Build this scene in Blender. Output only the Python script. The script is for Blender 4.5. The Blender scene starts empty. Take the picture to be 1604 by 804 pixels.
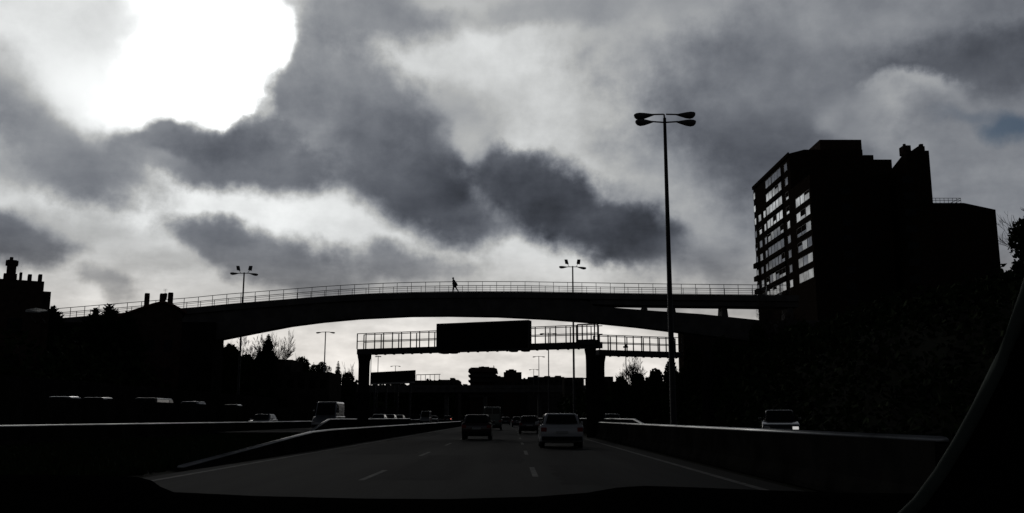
import bpy, math, random
from mathutils import Vector, Matrix
R = math.radians
S = bpy.context.scene
C = S.collection

# ------------------------------------------------------------------ camera
F_PX, W_PX, H_PX = 1450.0, 1604.0, 804.0
EYE = 1.28
PITCH = math.atan(253.0 / F_PX)
cam_d = bpy.data.cameras.new('camera'); cam = bpy.data.objects.new('camera', cam_d); C.objects.link(cam)
cam.location = (0, 0, EYE); cam.rotation_euler = (R(90) + PITCH, 0, 0)
cam_d.sensor_width = 36; cam_d.lens = 36 * F_PX / W_PX
cam_d.clip_start = 0.05; cam_d.clip_end = 9000
S.camera = cam
cp, sp = math.cos(PITCH), math.sin(PITCH)

def ray(px, py):
    u = (px - 802) / F_PX; v = (402 - py) / F_PX
    return Vector((u, cp - v * sp, sp + v * cp))
def P(px, py, Y):
    r = ray(px, py); k = Y / r.y
    return Vector((r.x * k, Y, EYE + r.z * k))
def X_(px, Y, py=560): return P(px, py, Y).x
def Z_(py, Y, px=802): return P(px, py, Y).z

# ------------------------------------------------------------------ view
S.view_settings.view_transform = 'Standard'; S.view_settings.look = 'None'
S.view_settings.gamma = 1.0; S.view_settings.exposure = -2.6   # exposed for the bright sky

# ------------------------------------------------------------------ sky
SUN_AZ, SUN_EL = math.atan(-480 / 1450), R(22.5)
w = bpy.data.worlds.new('World'); S.world = w; w.use_nodes = True
nt = w.node_tree; nt.nodes.clear(); L = nt.links
def N(t, **k):
    n = nt.nodes.new(t)
    for a, b in k.items(): setattr(n, a, b)
    return n
def put(sock, v):
    if hasattr(v, 'is_output'): L.new(v, sock)
    else: sock.default_value = v
def M(op, a, b=0.0, c=None, clamp=False):
    n = N('ShaderNodeMath', operation=op, use_clamp=clamp)
    put(n.inputs[0], a); put(n.inputs[1], b)
    if c is not None: put(n.inputs[2], c)
    return n.outputs[0]
def MR(v, a, b, c=0.0, d=1.0, smooth=True):
    n = N('ShaderNodeMapRange'); n.interpolation_type = 'SMOOTHSTEP' if smooth else 'LINEAR'
    put(n.inputs['Value'], v)
    n.inputs['From Min'].default_value = a; n.inputs['From Max'].default_value = b
    n.inputs['To Min'].default_value = c; n.inputs['To Max'].default_value = d
    return n.outputs[0]
def mixf(f, a, b):
    n = N('ShaderNodeMix', data_type='FLOAT'); put(n.inputs[0], f); put(n.inputs[2], a); put(n.inputs[3], b)
    return n.outputs[0]
def mixc(f, a, b, bt='MIX'):
    n = N('ShaderNodeMix', data_type='RGBA', blend_type=bt); put(n.inputs[0], f); put(n.inputs[6], a); put(n.inputs[7], b)
    return n.outputs[2]
def comb(x, y, z=0.0):
    n = N('ShaderNodeCombineXYZ'); put(n.inputs[0], x); put(n.inputs[1], y); put(n.inputs[2], z); return n.outputs[0]
def noise(vec, scale, detail=5, rough=0.5, color=False):
    n = N('ShaderNodeTexNoise'); n.inputs['Scale'].default_value = scale; n.inputs['Detail'].default_value = detail
    n.inputs['Roughness'].default_value = rough; L.new(vec, n.inputs['Vector'])
    return n.outputs['Color' if color else 'Fac']
def VM(op, a, b):
    n = N('ShaderNodeVectorMath', operation=op); put(n.inputs[0], a); put(n.inputs[1], b); return n.outputs[0]

tc = N('ShaderNodeTexCoord'); sx = N('ShaderNodeSeparateXYZ'); L.new(tc.outputs['Generated'], sx.inputs[0])
dx, dy, dz = sx.outputs
az = M('ARCTAN2', dx, dy); el = M('ARCSINE', dz)
uv0 = comb(az, el)
# the cloud sheet seen in perspective: finer and flatter towards the horizon
den = M('ADD', M('MAXIMUM', dz, 0.0), 0.16)
sheet = comb(M('DIVIDE', dx, den), M('DIVIDE', dy, den), 0.0)
nA = noise(uv0, 7.0, 2, 0.5, True); nB = noise(uv0, 26.0, 5, 0.55, True)
wA = VM('MULTIPLY', VM('SUBTRACT', nA, (0.5, 0.5, 0.5)), (0.07, 0.05, 0))
wB = VM('MULTIPLY', VM('SUBTRACT', nB, (0.5, 0.5, 0.5)), (0.042, 0.034, 0))
uv = VM('ADD', VM('ADD', uv0, wA), wB)
puff = noise(uv0, 17.0, 6, 0.6)
fine = noise(sheet, 2.2, 7, 0.62)
streak_c = comb(M('MULTIPLY', az, 0.45), el)
streak = noise(streak_c, 34.0, 5, 0.55)

NB = 0
def blob(V, px, py, rx, ry, rot, val, soft=0.5, alpha=1.0, rag=0.8):
    global NB, uv
    NB += 1
    if NB % 8 == 0 and hasattr(V, 'is_output'):      # keeps the node chain sequential
        k = M('MULTIPLY', V, 1e-6); uv = VM('ADD', uv, comb(k, k, k))
    d = ray(px, py).normalized()
    mp = N('ShaderNodeMapping', vector_type='TEXTURE')
    mp.inputs['Location'].default_value = (math.atan2(d.x, d.y), math.asin(d.z), 0)
    mp.inputs['Rotation'].default_value = (0, 0, R(-rot))
    mp.inputs['Scale'].default_value = (rx / F_PX, ry / F_PX, 1)
    L.new(uv, mp.inputs['Vector'])
    ln = N('ShaderNodeVectorMath', operation='LENGTH'); L.new(mp.outputs[0], ln.inputs[0])
    dd = M('ADD', ln.outputs['Value'], M('MULTIPLY', M('SUBTRACT', puff, 0.5), rag))
    m = MR(dd, 1 + soft, 1 - soft, 0.0, alpha)
    return mixf(m, V, val), m

# base: light ahead; the unseen sky behind and overhead is darkened further down
V = MR(az, -0.6, 0.6, 0.66, 0.50)
BL = [
 # horizon and lower bands
 (640, 560, 760, 75, 0, .88, .5, 1), (330, 335, 430, 64, 6, .90, .6, 1), (80, 440, 300, 60, 0, .80, .5, .9),
 (700, 395, 330, 55, 5, .84, .6, .9), (980, 430, 260, 36, 4, .82, .6, .9), (1090, 350, 120, 120, 0, .60, .6, .9),
 # upper light fields
 (100, 80, 210, 140, 0, .81, .6, 1), (80, 45, 90, 30, 25, .74, .7, .8), (790, 95, 225, 105, 10, .81, .5, 1),
 (880, 200, 175, 105, 20, .80, .5, 1), (1010, 190, 130, 150, 0, .70, .7, .8), (1070, 50, 170, 60, 0, .67, .7, .8), (640, 70, 60, 45, 0, .76, .5, .8),
 # right greys
 (1215, 215, 195, 100, 8, .35, .6, .92), (1260, 110, 240, 70, 5, .45, .6, .8), (1430, 60, 260, 80, 5, .48, .6, .9), (1540, 105, 140, 42, 10, .33, .5, .88),
 (1300, 40, 130, 26, 10, .54, .6, .7), (1435, 195, 78, 66, 0, .66, .22, .95, 1.7), (1390, 170, 40, 34, 0, .60, .4, .7, 1.2), (1340, 190, 62, 36, 20, .54, .4, .8), (1500, 255, 130, 90, 0, .51, .5, .85), (1530, 290, 160, 70, 0, .50, .6, .8), (1490, 190, 50, 30, 30, .50, .5, .7),
 # greys ahead
 (580, 22, 115, 44, 0, .46, .5, .9), (840, 12, 160, 20, 0, .58, .6, .7), (5, 125, 50, 45, 0, .55, .6, .8),
 (505, 170, 115, 70, 25, .47, .35, .95), (570, 150, 110, 70, 30, .43, .4, .95), (700, 180, 80, 36, 25, .56, .7, .5), (655, 305, 120, 68, 25, .27, .45, .95), (600, 235, 95, 80, 20, .37, .5, .8), (730, 350, 70, 26, 5, .38, .5, .8),
 (890, 325, 150, 58, 22, .28, .36, .97), (975, 375, 85, 40, 10, .27, .45, .9), (800, 275, 60, 36, 20, .32, .4, .85), (735, 232, 36, 22, 30, .68, .5, .75),
 (375, 252, 150, 50, 4, .36, .35, .95), (310, 232, 90, 52, 0, .39, .4, .9), (230, 232, 70, 40, 0, .50, .5, .8), (90, 225, 130, 52, 28, .44, .5, .92), (170, 275, 90, 34, 10, .44, .6, .8), (25, 255, 60, 34, 0, .48, .6, .7),
 (410, 405, 140, 36, 12, .43, .4, .92), (330, 378, 55, 28, 0, .42, .4, .85), (630, 422, 110, 26, 4, .47, .5, .88), (520, 440, 60, 18, 0, .52, .6, .7), (30, 368, 75, 34, 5, .40, .4, .92),
 (130, 345, 80, 22, 10, .62, .6, .7), (165, 435, 36, 16, 20, .56, .5, .8), (1100, 415, 90, 34, 5, .50, .6, .7), (240, 415, 70, 16, 0, .64, .6, .6),
 (1000, 262, 70, 30, 30, .60, .9, .5), (978, 300, 40, 20, 10, .68, .5, .7),
]
for b in BL: V, _ = blob(V, *b)
# texture inside the clouds
V = M('ADD', V, M('MULTIPLY', M('SUBTRACT', fine, 0.5), 0.20))
V = M('ADD', V, M('MULTIPLY', M('SUBTRACT', puff, 0.5), 0.22))
V = M('ADD', V, M('MULTIPLY', M('MULTIPLY', M('SUBTRACT', streak, 0.5), 0.42), MR(el, 0.22, 0.08)))
V = M('MAXIMUM', V, 0.02)
# the burning gap in front of the sun, and the glow on the edges of the clouds round it
V = M('ADD', V, M('MULTIPLY', blob(0.0, 320, 90, 260, 190, 0, 1, .95, 1, .2)[1], 0.16))
for b in [(170, 120, 95, 60, 0, .90, .8, .8, .6), (245, 70, 105, 105, 0, .96, .75, 1, .6), (195, 146, 95, 40, 10, 1.0, .9, 1, .6), (340, 35, 122, 92, 0, 1.1, .35, 1, .8), (300, 112, 104, 72, 0, 1.12, .3, 1, .9), (355, 130, 48, 56, 0, 1.15, .12, 1, .5), (235, 165, 62, 30, 0, 1.08, .5, 1, .5),
          (425, 45, 44, 62, 0, 1.1, .2, 1, .5), (428, 92, 42, 20, -20, 1.1, .3, 1, .5), (300, 80, 80, 55, 0, 1.4, .5, 1, .3)]:
    V, _ = blob(V, *b)
TEX = M('ADD', M('MULTIPLY', M('SUBTRACT', fine, 0.5), 0.24), M('MULTIPLY', M('SUBTRACT', puff, 0.5), 0.26))
for b in [(462, 158, 44, 46, 0, .54, .25, .95, .6), (420, 212, 44, 24, 0, .46, .4, .9, .6), (285, 214, 60, 28, 0, .47, .3, .9, .6), (345, 228, 56, 26, 0, .44, .4, .9, .5), (215, 226, 46, 30, 10, .52, .5, .9, .6),
          (500, 75, 34, 50, 0, .52, .5, .8, .6), (150, 30, 50, 40, 20, .80, .9, .6, .9), (372, 240, 50, 32, 0, .40, .6, .7, .5)]:
    b = list(b); b[5] = M('ADD', TEX, b[5]); V, _ = blob(V, *b)
# unseen sky overhead and behind the viewer, made dark to cut fill light
V = mixf(MR(dy, 0.78, 0.45), V, 0.24)
V = mixf(MR(el, 0.46, 0.62), V, 0.10)
Lum = M('POWER', V, 2.25)
tint = mixc(MR(V, 0.28, 0.70, smooth=False), (0.89, 0.99, 1.22, 1), (0.98, 1.0, 1.0, 1))
warm = MR(el, 0.20, 0.06)
tint = mixc(warm, tint, (1.05, 1.0, 0.94, 1))
cloud = VM('MULTIPLY', tint, comb(Lum, Lum, Lum))
sky = N('ShaderNodeTexSky', sky_type='NISHITA', sun_disc=False)
sky.sun_elevation = SUN_EL; sky.sun_rotation = SUN_AZ; sky.altitude = 600; sky.dust_density = 0.6
SKY_STR = 0.15
cl_s = VM('MULTIPLY', cloud, (6.06 / SKY_STR,) * 3)
gap = None
for b in [(1590, 205, 36, 20, 10, 0, .7, .9, .8), (1540, 187, 50, 10, 5, 0, .8, .40, .8), (1030, 265, 30, 40, 20, 0, .9, .10, .5), (700, 530, 60, 9, 0, 0, .8, .16, .7), (905, 534, 50, 7, 0, 0, .8, .3, .7), (620, 532, 40, 7, 0, 0, .8, .25, .7)]:
    m = blob(0.0, *b)[1]; gap = m if gap is None else M('MAXIMUM', gap, m)
col = mixc(gap, cl_s, sky.outputs[0])
bg = N('ShaderNodeBackground'); bg.inputs['Strength'].default_value = SKY_STR; L.new(col, bg.inputs['Color'])
out = N('ShaderNodeOutputWorld'); L.new(bg.outputs[0], out.inputs['Surface'])
w.cycles.sampling_method = 'MANUAL'; w.cycles.sample_map_resolution = 512

sd = bpy.data.lights.new('sun', 'SUN'); sd.energy = 0.5; sd.angle = R(12); sd.color = (1, 0.95, 0.88)
so = bpy.data.objects.new('sun', sd); C.objects.link(so)
sdir = Vector((math.sin(SUN_AZ) * math.cos(SUN_EL), math.cos(SUN_AZ) * math.cos(SUN_EL), math.sin(SUN_EL)))
so.rotation_euler = (-sdir).to_track_quat('-Z', 'Y').to_euler(); so.location = sdir * 200

# ------------------------------------------------------------------ materials
MATS = {}
def mat(name, c, rough=0.8, metal=0.0, var=0.25, scale=3.0, bump=0.0, coat=0.0, spec=0.5, emit=None, c2=None):
    if name in ('dashboard_plastic',): spec = 0.0
    if name in MATS: return MATS[name]
    m = bpy.data.materials.new(name); m.use_nodes = True; t = m.node_tree; b = t.nodes['Principled BSDF']
    tcn = t.nodes.new('ShaderNodeTexCoord'); nz = t.nodes.new('ShaderNodeTexNoise')
    nz.inputs['Scale'].default_value = scale; nz.inputs['Detail'].default_value = 6; nz.inputs['Roughness'].default_value = .6
    if name.startswith('asphalt'):
        mpn = t.nodes.new('ShaderNodeMapping'); mpn.inputs['Scale'].default_value = (2.2, .14, 1); t.links.new(tcn.outputs['Object'], mpn.inputs['Vector']); t.links.new(mpn.outputs[0], nz.inputs['Vector'])
    else: t.links.new(tcn.outputs['Object'], nz.inputs['Vector'])
    mr = t.nodes.new('ShaderNodeMapRange'); mr.inputs['From Min'].default_value = .3; mr.inputs['From Max'].default_value = .7
    t.links.new(nz.outputs['Fac'], mr.inputs['Value'])
    mx = t.nodes.new('ShaderNodeMix'); mx.data_type = 'RGBA'; t.links.new(mr.outputs[0], mx.inputs[0])
    a = tuple(x * (1 - var) for x in c) + (1,); d = tuple(min(1, x * (1 + var)) for x in (c2 or c)) + (1,)
    mx.inputs[6].default_value = a; mx.inputs[7].default_value = d
    t.links.new(mx.outputs[2], b.inputs['Base Color'])
    b.inputs['Roughness'].default_value = rough; b.inputs['Metallic'].default_value = metal
    b.inputs['Coat Weight'].default_value = coat; b.inputs['Coat Roughness'].default_value = .06
    b.inputs['Specular IOR Level'].default_value = spec
    if bump:
        bp = t.nodes.new('ShaderNodeBump'); bp.inputs['Strength'].default_value = bump; bp.inputs['Distance'].default_value = .05
        t.links.new(nz.outputs['Fac'], bp.inputs['Height']); t.links.new(bp.outputs[0], b.inputs['Normal'])
    if emit:
        b.inputs['Emission Color'].default_value = tuple(emit[:3]) + (1,); b.inputs['Emission Strength'].default_value = emit[3]
    MATS[name] = m; return m
soil = mat('soil', (.013, .012, .009), .95, scale=.6, bump=.3, c2=(.013, .016, .008), spec=.02)
asphalt = mat('asphalt', (.030, .030, .028), .85, scale=.35, var=.4, bump=.15, spec=.04)
patch = mat('asphalt_repair', (.028, .028, .027), .9, scale=.5, var=.4, spec=.04)
paint = mat('road_paint', (.13, .13, .12), .8, scale=3, var=.6, spec=.15)
concrete = mat('concrete', (.32, .31, .29), .9, scale=.9, var=.3, bump=.15, spec=.2)
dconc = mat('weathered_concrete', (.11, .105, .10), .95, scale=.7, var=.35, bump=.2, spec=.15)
steel = mat('painted_steel', (.04, .04, .04), .7, metal=.0, scale=4, var=.2)
galv = mat('galvanised_steel', (.30, .31, .32), .5, metal=.7, scale=8, var=.2)
lampm = mat('lamp_housing', (.10, .10, .10), .6, scale=5)
railm = mat('barrier_top_rail', (.60, .61, .57), .4, metal=.6, scale=.22, var=.7)
bconc = mat('dark_barrier_concrete', (.024, .023, .021), .95, scale=.8, var=.5, bump=.2, spec=.0)  # very dark mottled concrete for barriers, walls, columns and abutment
lens = mat('lamp_lens', (.18, .18, .17), .4, scale=8, spec=.4)
tbrick = mat('umber_brick', (.036, .028, .022), .92, scale=2, var=.35, spec=.0)
brick = mat('dark_brick', (.065, .045, .036), .92, scale=2, var=.35, bump=.1, spec=.02)
render_ = mat('grey_render', (.06, .055, .05), .92, scale=.5, var=.3, spec=.0)
tile = mat('clay_roof_tile', (.14, .07, .05), .9, scale=3, var=.35, bump=.3, spec=.2)
glass = mat('window_glass', (.40, .41, .42), .07, metal=.75, scale=.28, var=.75)
dglass = mat('dark_window_glass', (.012, .013, .014), .3, scale=1, spec=.12)
wframe = mat('window_frame_paint', (.10, .09, .08), .6, scale=5)
bark = mat('bark', (.06, .045, .035), .95, scale=6, var=.35, spec=.1)
leaf = mat('leaf', (.036, .05, .022), .95, scale=2, var=.4, spec=.03)
leafd = mat('conifer_needles', (.022, .04, .02), .95, scale=2, var=.4, spec=.03)
rubber = mat('tyre_rubber', (.015, .015, .015), .85, scale=20)
rimm = mat('wheel_alloy', (.25, .25, .26), .4, metal=.7, scale=20, var=.1)
carglass = mat('tinted_car_glass', (.012, .014, .014), .08, scale=2, spec=.3, var=.2)
plastic = mat('black_plastic', (.012, .012, .012), .8, scale=30, var=.2, spec=.2)
redl = mat('red_tail_lens', (.28, .012, .01), .3, scale=10)
redlit = mat('lit_red_tail_lens', (.3, .02, .01), .3, scale=10, emit=(1, .28, .2, 4.0))
headl = mat('clear_headlamp', (.45, .45, .45), .15, metal=.5, scale=10)
glint_lens = mat('headlamp_sun_glint', (.8, .8, .8), .3, emit=(1, .98, .95, 3.0))  # glowing lens stands in for a sun glint off the car
plate = mat('number_plate_white', (.45, .45, .42), .5, scale=20, var=.1)
sign_black = mat('sign_panel_black', (.012, .012, .012), .85, scale=3, spec=.1)
skin = mat('skin', (.30, .18, .13), .7); cloth = mat('dark_cloth', (.02, .02, .022), .95, spec=.1); trouser = mat('trouser_cloth', (.03, .025, .022), .95, spec=.1)
hair = mat('dark_hair', (.015, .012, .01), .8)
dash_m = mat('dashboard_plastic', (.006, .006, .006), .95, scale=60, bump=.05, spec=.05)
seal_m = mat('pillar_trim', (.085, .105, .085), .85, scale=40, var=.2, spec=.3)
signblue = mat('blue_sign_face', (.02, .02, .12), .5, emit=(.05, .05, .4, .05)); signred = mat('red_sign_letters', (.2, .01, .015), .5, emit=(.6, .02, .05, .035))
signwhite = mat('white_sign_marks', (.6, .6, .65), .5, emit=(.6, .6, .8, .12))
PAINTS = {k: mat('car_paint_' + k, c, .32, metal=mt, scale=1.5, var=.06, coat=.9) for k, c, mt in [
    ('white', (.62, .62, .61), 0), ('silver', (.34, .35, .36), .5), ('black', (.012, .012, .013), 0), ('blue', (.02, .035, .07), .2),
    ('red', (.035, .018, .018), 0), ('grey', (.06, .062, .065), .4), ('green', (.06, .085, .075), 0)]}

# ------------------------------------------------------------------ mesh helpers
ORG = {}
class MB:
    def __init__(s): s.v = []; s.f = []; s.sm = []
    def add(s, vs, fs, smooth=False):
        o = len(s.v); s.v += [tuple(x) for x in vs]; s.f += [tuple(i + o for i in f) for f in fs]; s.sm += [smooth] * len(fs)
        return s
    def box(s, x0, x1, y0, y1, z0, z1):
        vs = [(x, y, z) for z in (z0, z1) for x, y in ((x0, y0), (x1, y0), (x1, y1), (x0, y1))]
        return s.add(vs, [(3, 2, 1, 0), (4, 5, 6, 7), (0, 1, 5, 4), (1, 2, 6, 5), (2, 3, 7, 6), (3, 0, 4, 7)])
    def hexa(s, lo, hi):      # two quads
        return s.add(list(lo) + list(hi), [(3, 2, 1, 0), (4, 5, 6, 7), (0, 1, 5, 4), (1, 2, 6, 5), (2, 3, 7, 6), (3, 0, 4, 7)])
    def prism(s, poly, a0, a1, axis='y'):
        n = len(poly); g = {'y': lambda p, a: (p[0], a, p[1]), 'x': lambda p, a: (a, p[0], p[1]), 'z': lambda p, a: (p[0], p[1], a)}[axis]
        vs = [g(p, a0) for p in poly] + [g(p, a1) for p in poly]
        fs = [tuple(range(n))[::-1], tuple(range(n, 2 * n))] + [(i, (i + 1) % n, n + (i + 1) % n, n + i) for i in range(n)]
        return s.add(vs, fs)
    def tube(s, pts, rs, n=8, sx=1.0, cap=True, smooth=True):
        pts = [Vector(p) for p in pts]
        if not isinstance(rs, (list, tuple)): rs = [rs] * len(pts)
        vs = []; fs = []
        for i, p in enumerate(pts):
            d = (pts[min(i + 1, len(pts) - 1)] - pts[max(i - 1, 0)]).normalized()
            up = Vector((0, 0, 1)) if abs(d.z) < .9 else Vector((0, 1, 0))
            a = d.cross(up).normalized(); b = a.cross(d)
            for k in range(n):
                t = 2 * math.pi * k / n + math.pi / n
                vs.append(p + a * (math.cos(t) * rs[i] * sx) + b * (math.sin(t) * rs[i]))
        for i in range(len(pts) - 1):
            for k in range(n):
                fs.append((i * n + k, i * n + (k + 1) % n, (i + 1) * n + (k + 1) % n, (i + 1) * n + k))
        if cap: fs += [tuple(range(n))[::-1], tuple((len(pts) - 1) * n + k for k in range(n))]
        return s.add(vs, fs, smooth)
    def build(s, name, m, parent=None, bevel=0, local=False):
        me = bpy.data.meshes.new(name)
        off = Vector((0, 0, 0))
        if parent is not None and not local:
            q = parent
            while q is not None: off += Vector(ORG.get(q.name, (0, 0, 0))); q = q.parent
        me.from_pydata([(a - off.x, b - off.y, c - off.z) for a, b, c in s.v], [], s.f); me.update()
        for p, sm in zip(me.polygons, s.sm): p.use_smooth = sm
        me.materials.append(m)
        o = bpy.data.objects.new(name, me); C.objects.link(o)
        if parent is not None: o.parent = parent
        if bevel:
            md = o.modifiers.new('bevel', 'BEVEL'); md.width = bevel; md.segments = 3; md.limit_method = 'ANGLE'; md.angle_limit = R(25)
        import bmesh
        bm = bmesh.new(); bm.from_mesh(me); bmesh.ops.recalc_face_normals(bm, faces=bm.faces); bm.to_mesh(me); bm.free()
        return o
def tag(o, label=None, cat=None, group=None, kind=None):
    if label: o['label'] = label
    if cat: o['category'] = cat
    if group: o['group'] = group
    if kind: o['kind'] = kind
    return o
def empty(name, loc, label, cat, group=None):
    o = bpy.data.objects.new(name, None); C.objects.link(o); o.location = loc; o.empty_display_size = .3
    ORG[o.name] = tuple(loc); return tag(o, label, cat, group)
def structure(o): o['kind'] = 'structure'; return o
def stuff(o): o['kind'] = 'stuff'; return o
def copy_tree(o, parent=None):
    c = o.copy(); C.objects.link(c); c.parent = parent
    for ch in list(o.children): copy_tree(ch, c)
    return c

# ================================================================== GROUND
def sheet(name, poly, z, m):
    mb = MB(); mb.add([(x, y, z) for x, y in poly], [tuple(range(len(poly)))]); return structure(mb.build(name, m))
sheet('ground', [(-3000, -600), (3000, -600), (3000, 4000), (-3000, 4000)], -.03, soil)
sheet('road', [(-8.0, -40), (5.2, -40), (5.2, 420), (-8.0, 420)], .0, asphalt)
sheet('slip_road', [(8.2, -40), (15.2, -40), (15.2, 330), (8.2, 330)], .0, asphalt)
b = MB(); b.box(-20.8, -12.9, 66, 420, -.02, .30); structure(b.build('opposite_road', asphalt))
b = MB(); b.box(-25.6, -21.5, -40, 420, -.02, .15); structure(b.build('outer_road', asphalt))
b = MB(); b.hexa([(-33.4, -40, -.02), (-26.2, -40, -.02), (-26.2, 420, -.02), (-33.4, 420, -.02)], [(-33.4, -40, 1.05), (-26.2, -40, 1.05), (-26.2, 420, 1.65), (-33.4, 420, 1.65)])
structure(b.build('raised_service_road', dconc))
# markings
mk = MB()
def dash(x, y0, y1, w_=.15, z=.004): mk.add([(x - w_ / 2, y0, z), (x + w_ / 2, y0, z), (x + w_ / 2, y1, z), (x - w_ / 2, y1, z)], [(0, 1, 2, 3)])
dash(-7.45, 2, 420, .16); dash(4.55, 2, 420, .16)
for i in range(30):
    dash(-3.15, 19.8 + i * 12.5 - 12.5, 23.6 + i * 12.5 - 12.5, .13)
    dash(.52, 21.0 + i * 12.5 - 12.5, 25.0 + i * 12.5 - 12.5, .13)
structure(mk.build('road_markings', paint))
rnd = random.Random(4)
pb = MB()
for x0, x1, y0, y1 in [(-2.9, -1.2, 20, 33), (-.9, .35, 27, 60), (1.0, 2.1, 18.5, 26), (-6.4, -3.6, 34, 52), (2.6, 4.3, 55, 90)]:
    n = 14; top = []; bot = []
    for i in range(n + 1):
        y = y0 + (y1 - y0) * i / n
        top.append((x0 + rnd.uniform(-.12, .12), y, .003)); bot.append((x1 + rnd.uniform(-.12, .12), y, .003))
    o = len(pb.v); pb.add(top + bot, [(i, i + 1, n + 2 + i, n + 1 + i) for i in range(n)])
structure(pb.build('road_repair_patches', patch))

# embankment on the right, noisy terrain
def embankment():
    mb = MB(); rr = random.Random(9); xs = [15.6, 17, 19, 21, 23.5, 26, 29, 33, 45, 80, 160]
    zs = [.0, .35, 1.7, 3.2, 5.2, 7.0, 8.6, 9.6, 10.0, 10.3, 10.5]
    ys = [-20 + 9 * i for i in range(36)]
    for y in ys:
        for x, z in zip(xs, zs):
            k = 1.0 if y < 118 else max(.25, 1 - (y - 118) / 90)
            if x > 40: k = 1
            mb.v.append((x + rr.uniform(-.3, .3) * (x > 16), y, max(-.02, z * k + (rr.uniform(-.35, .35) if z > .5 else 0))))
    n = len(xs)
    for j in range(len(ys) - 1):
        for i in range(n - 1):
            mb.f.append((j * n + i, j * n + i + 1, (j + 1) * n + i + 1, (j + 1) * n + i)); mb.sm.append(True)
    return structure(mb.build('embankment', soil))
embankment()
# hill behind everything
def hill():
    mb = MB(); rr = random.Random(5); pts = []
    for i in range(61):
        x = -420 + i * 14; z = 20 + 5 * math.sin(i * .35) + rr.uniform(-1, 1)
        pts.append((x, z))
    for x, z in pts: mb.v += [(x, 560, -.1), (x, 620, z * .8), (x, 760, z * .8), (x, 900, -.1)]
    for i in range(60):
        for k in range(3):
            a = i * 4 + k; mb.f.append((a, a + 4, a + 5, a + 1)); mb.sm.append(True)
    return structure(mb.build('hill', soil))
hill()

# ================================================================== BARRIERS
def wall_run(name, pts, label, cat, m=bconc, wtop=.22, wbot=.5, group=None):
    """pts: (x, y, ztop, zbase) along the run, profile of a safety barrier"""
    mb = MB()
    for x, y, zt, zb in pts:
        h = zt - zb
        mb.v += [(x - wbot / 2, y, zb), (x - wbot / 2, y, zb + h * .1), (x - wtop * .6, y, zb + h * .35), (x - wtop / 2, y, zt), (x + wtop / 2, y, zt), (x + wtop * .6, y, zb + h * .35), (x + wbot / 2, y, zb + h * .1), (x + wbot / 2, y, zb)]
    for i in range(len(pts) - 1):
        for k in range(8):
            a = i * 8 + k; b_ = i * 8 + (k + 1) % 8; mb.f.append((a, b_, b_ + 8, a + 8)); mb.sm.append(False)
    mb.f += [tuple(range(8)), tuple(range((len(pts) - 1) * 8, len(pts) * 8))]; mb.sm += [False, False]
    if name != 'safety_barrier': return tag(mb.build(name, m), label, cat, group)
    c = pts[len(pts) // 2]; root = empty(name, (c[0], c[1], 0), label, cat, group); mb.build('barrier_wall', m, root)
    r = MB(); r.tube([(x, y, zt + .016) for x, y, zt, zb in pts], .056, 10, sx=1.6); r.build('top_rail', railm, root); return root
def seg(x, y0, y1, zt, zb, step=12):
    n = max(1, int((y1 - y0) / step)); return [(x, y0 + (y1 - y0) * i / n, zt, zb) for i in range(n + 1)]
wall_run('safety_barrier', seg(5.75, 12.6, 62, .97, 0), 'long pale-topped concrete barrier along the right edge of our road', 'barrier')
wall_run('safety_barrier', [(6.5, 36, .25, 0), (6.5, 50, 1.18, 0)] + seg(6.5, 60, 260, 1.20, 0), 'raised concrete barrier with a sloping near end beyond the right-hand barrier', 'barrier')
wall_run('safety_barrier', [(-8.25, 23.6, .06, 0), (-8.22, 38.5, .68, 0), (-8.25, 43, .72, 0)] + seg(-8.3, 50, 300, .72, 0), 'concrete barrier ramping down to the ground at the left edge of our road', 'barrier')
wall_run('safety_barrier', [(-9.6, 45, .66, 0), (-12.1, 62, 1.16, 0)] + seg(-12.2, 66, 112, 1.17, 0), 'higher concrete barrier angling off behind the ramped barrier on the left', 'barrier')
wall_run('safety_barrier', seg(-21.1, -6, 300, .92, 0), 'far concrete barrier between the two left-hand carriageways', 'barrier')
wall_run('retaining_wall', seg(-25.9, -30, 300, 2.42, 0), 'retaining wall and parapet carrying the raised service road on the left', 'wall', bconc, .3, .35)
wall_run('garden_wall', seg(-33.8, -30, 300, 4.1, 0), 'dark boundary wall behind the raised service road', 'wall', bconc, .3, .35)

# ================================================================== FOOTBRIDGE
BY0, BY1 = 110.0, 113.6
def BP(px, py): q = P(px, py, BY0); return (q.x, q.z)
topP = [(-60, 508), (0, 504), (80, 500), (140, 495), (200, 490), (250, 486), (300, 482), (350, 477), (400, 473), (450, 469), (500, 465), (550, 461.8), (600, 459.5), (650, 458), (700, 457.2), (760, 456.8), (820, 457), (880, 458), (940, 459), (1000, 460), (1060, 460.8), (1120, 461.4), (1180, 462), (1252, 462.6)]
def interp(pl, px):
    for (a, b_), (c, d) in zip(pl, pl[1:]):
        if a <= px <= c: return b_ + (d - b_) * (px - a) / (c - a)
    return pl[-1][1] if px > pl[-1][0] else pl[0][1]
bridge = empty('footbridge', (X_(700, BY0), 112, 0), 'long arched concrete footbridge crossing the motorway with thin metal railings', 'bridge')
mb = MB(); n = len(topP)
T = [BP(x, y) for x, y in topP]; TB = [BP(x, y + 9.5) for x, y in topP]
poly = T + TB[::-1]
for i in range(n - 1):
    (xa, za), (xb, zb) = T[i], T[i + 1]; (xc, zc), (xd, zd) = TB[i], TB[i + 1]
    mb.v += []
vs = []
for (xa, za), (xc, zc) in zip(T, TB): vs += [(xa, BY0, za), (xa, BY1, za), (xc, BY1, zc), (xc, BY0, zc)]
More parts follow.
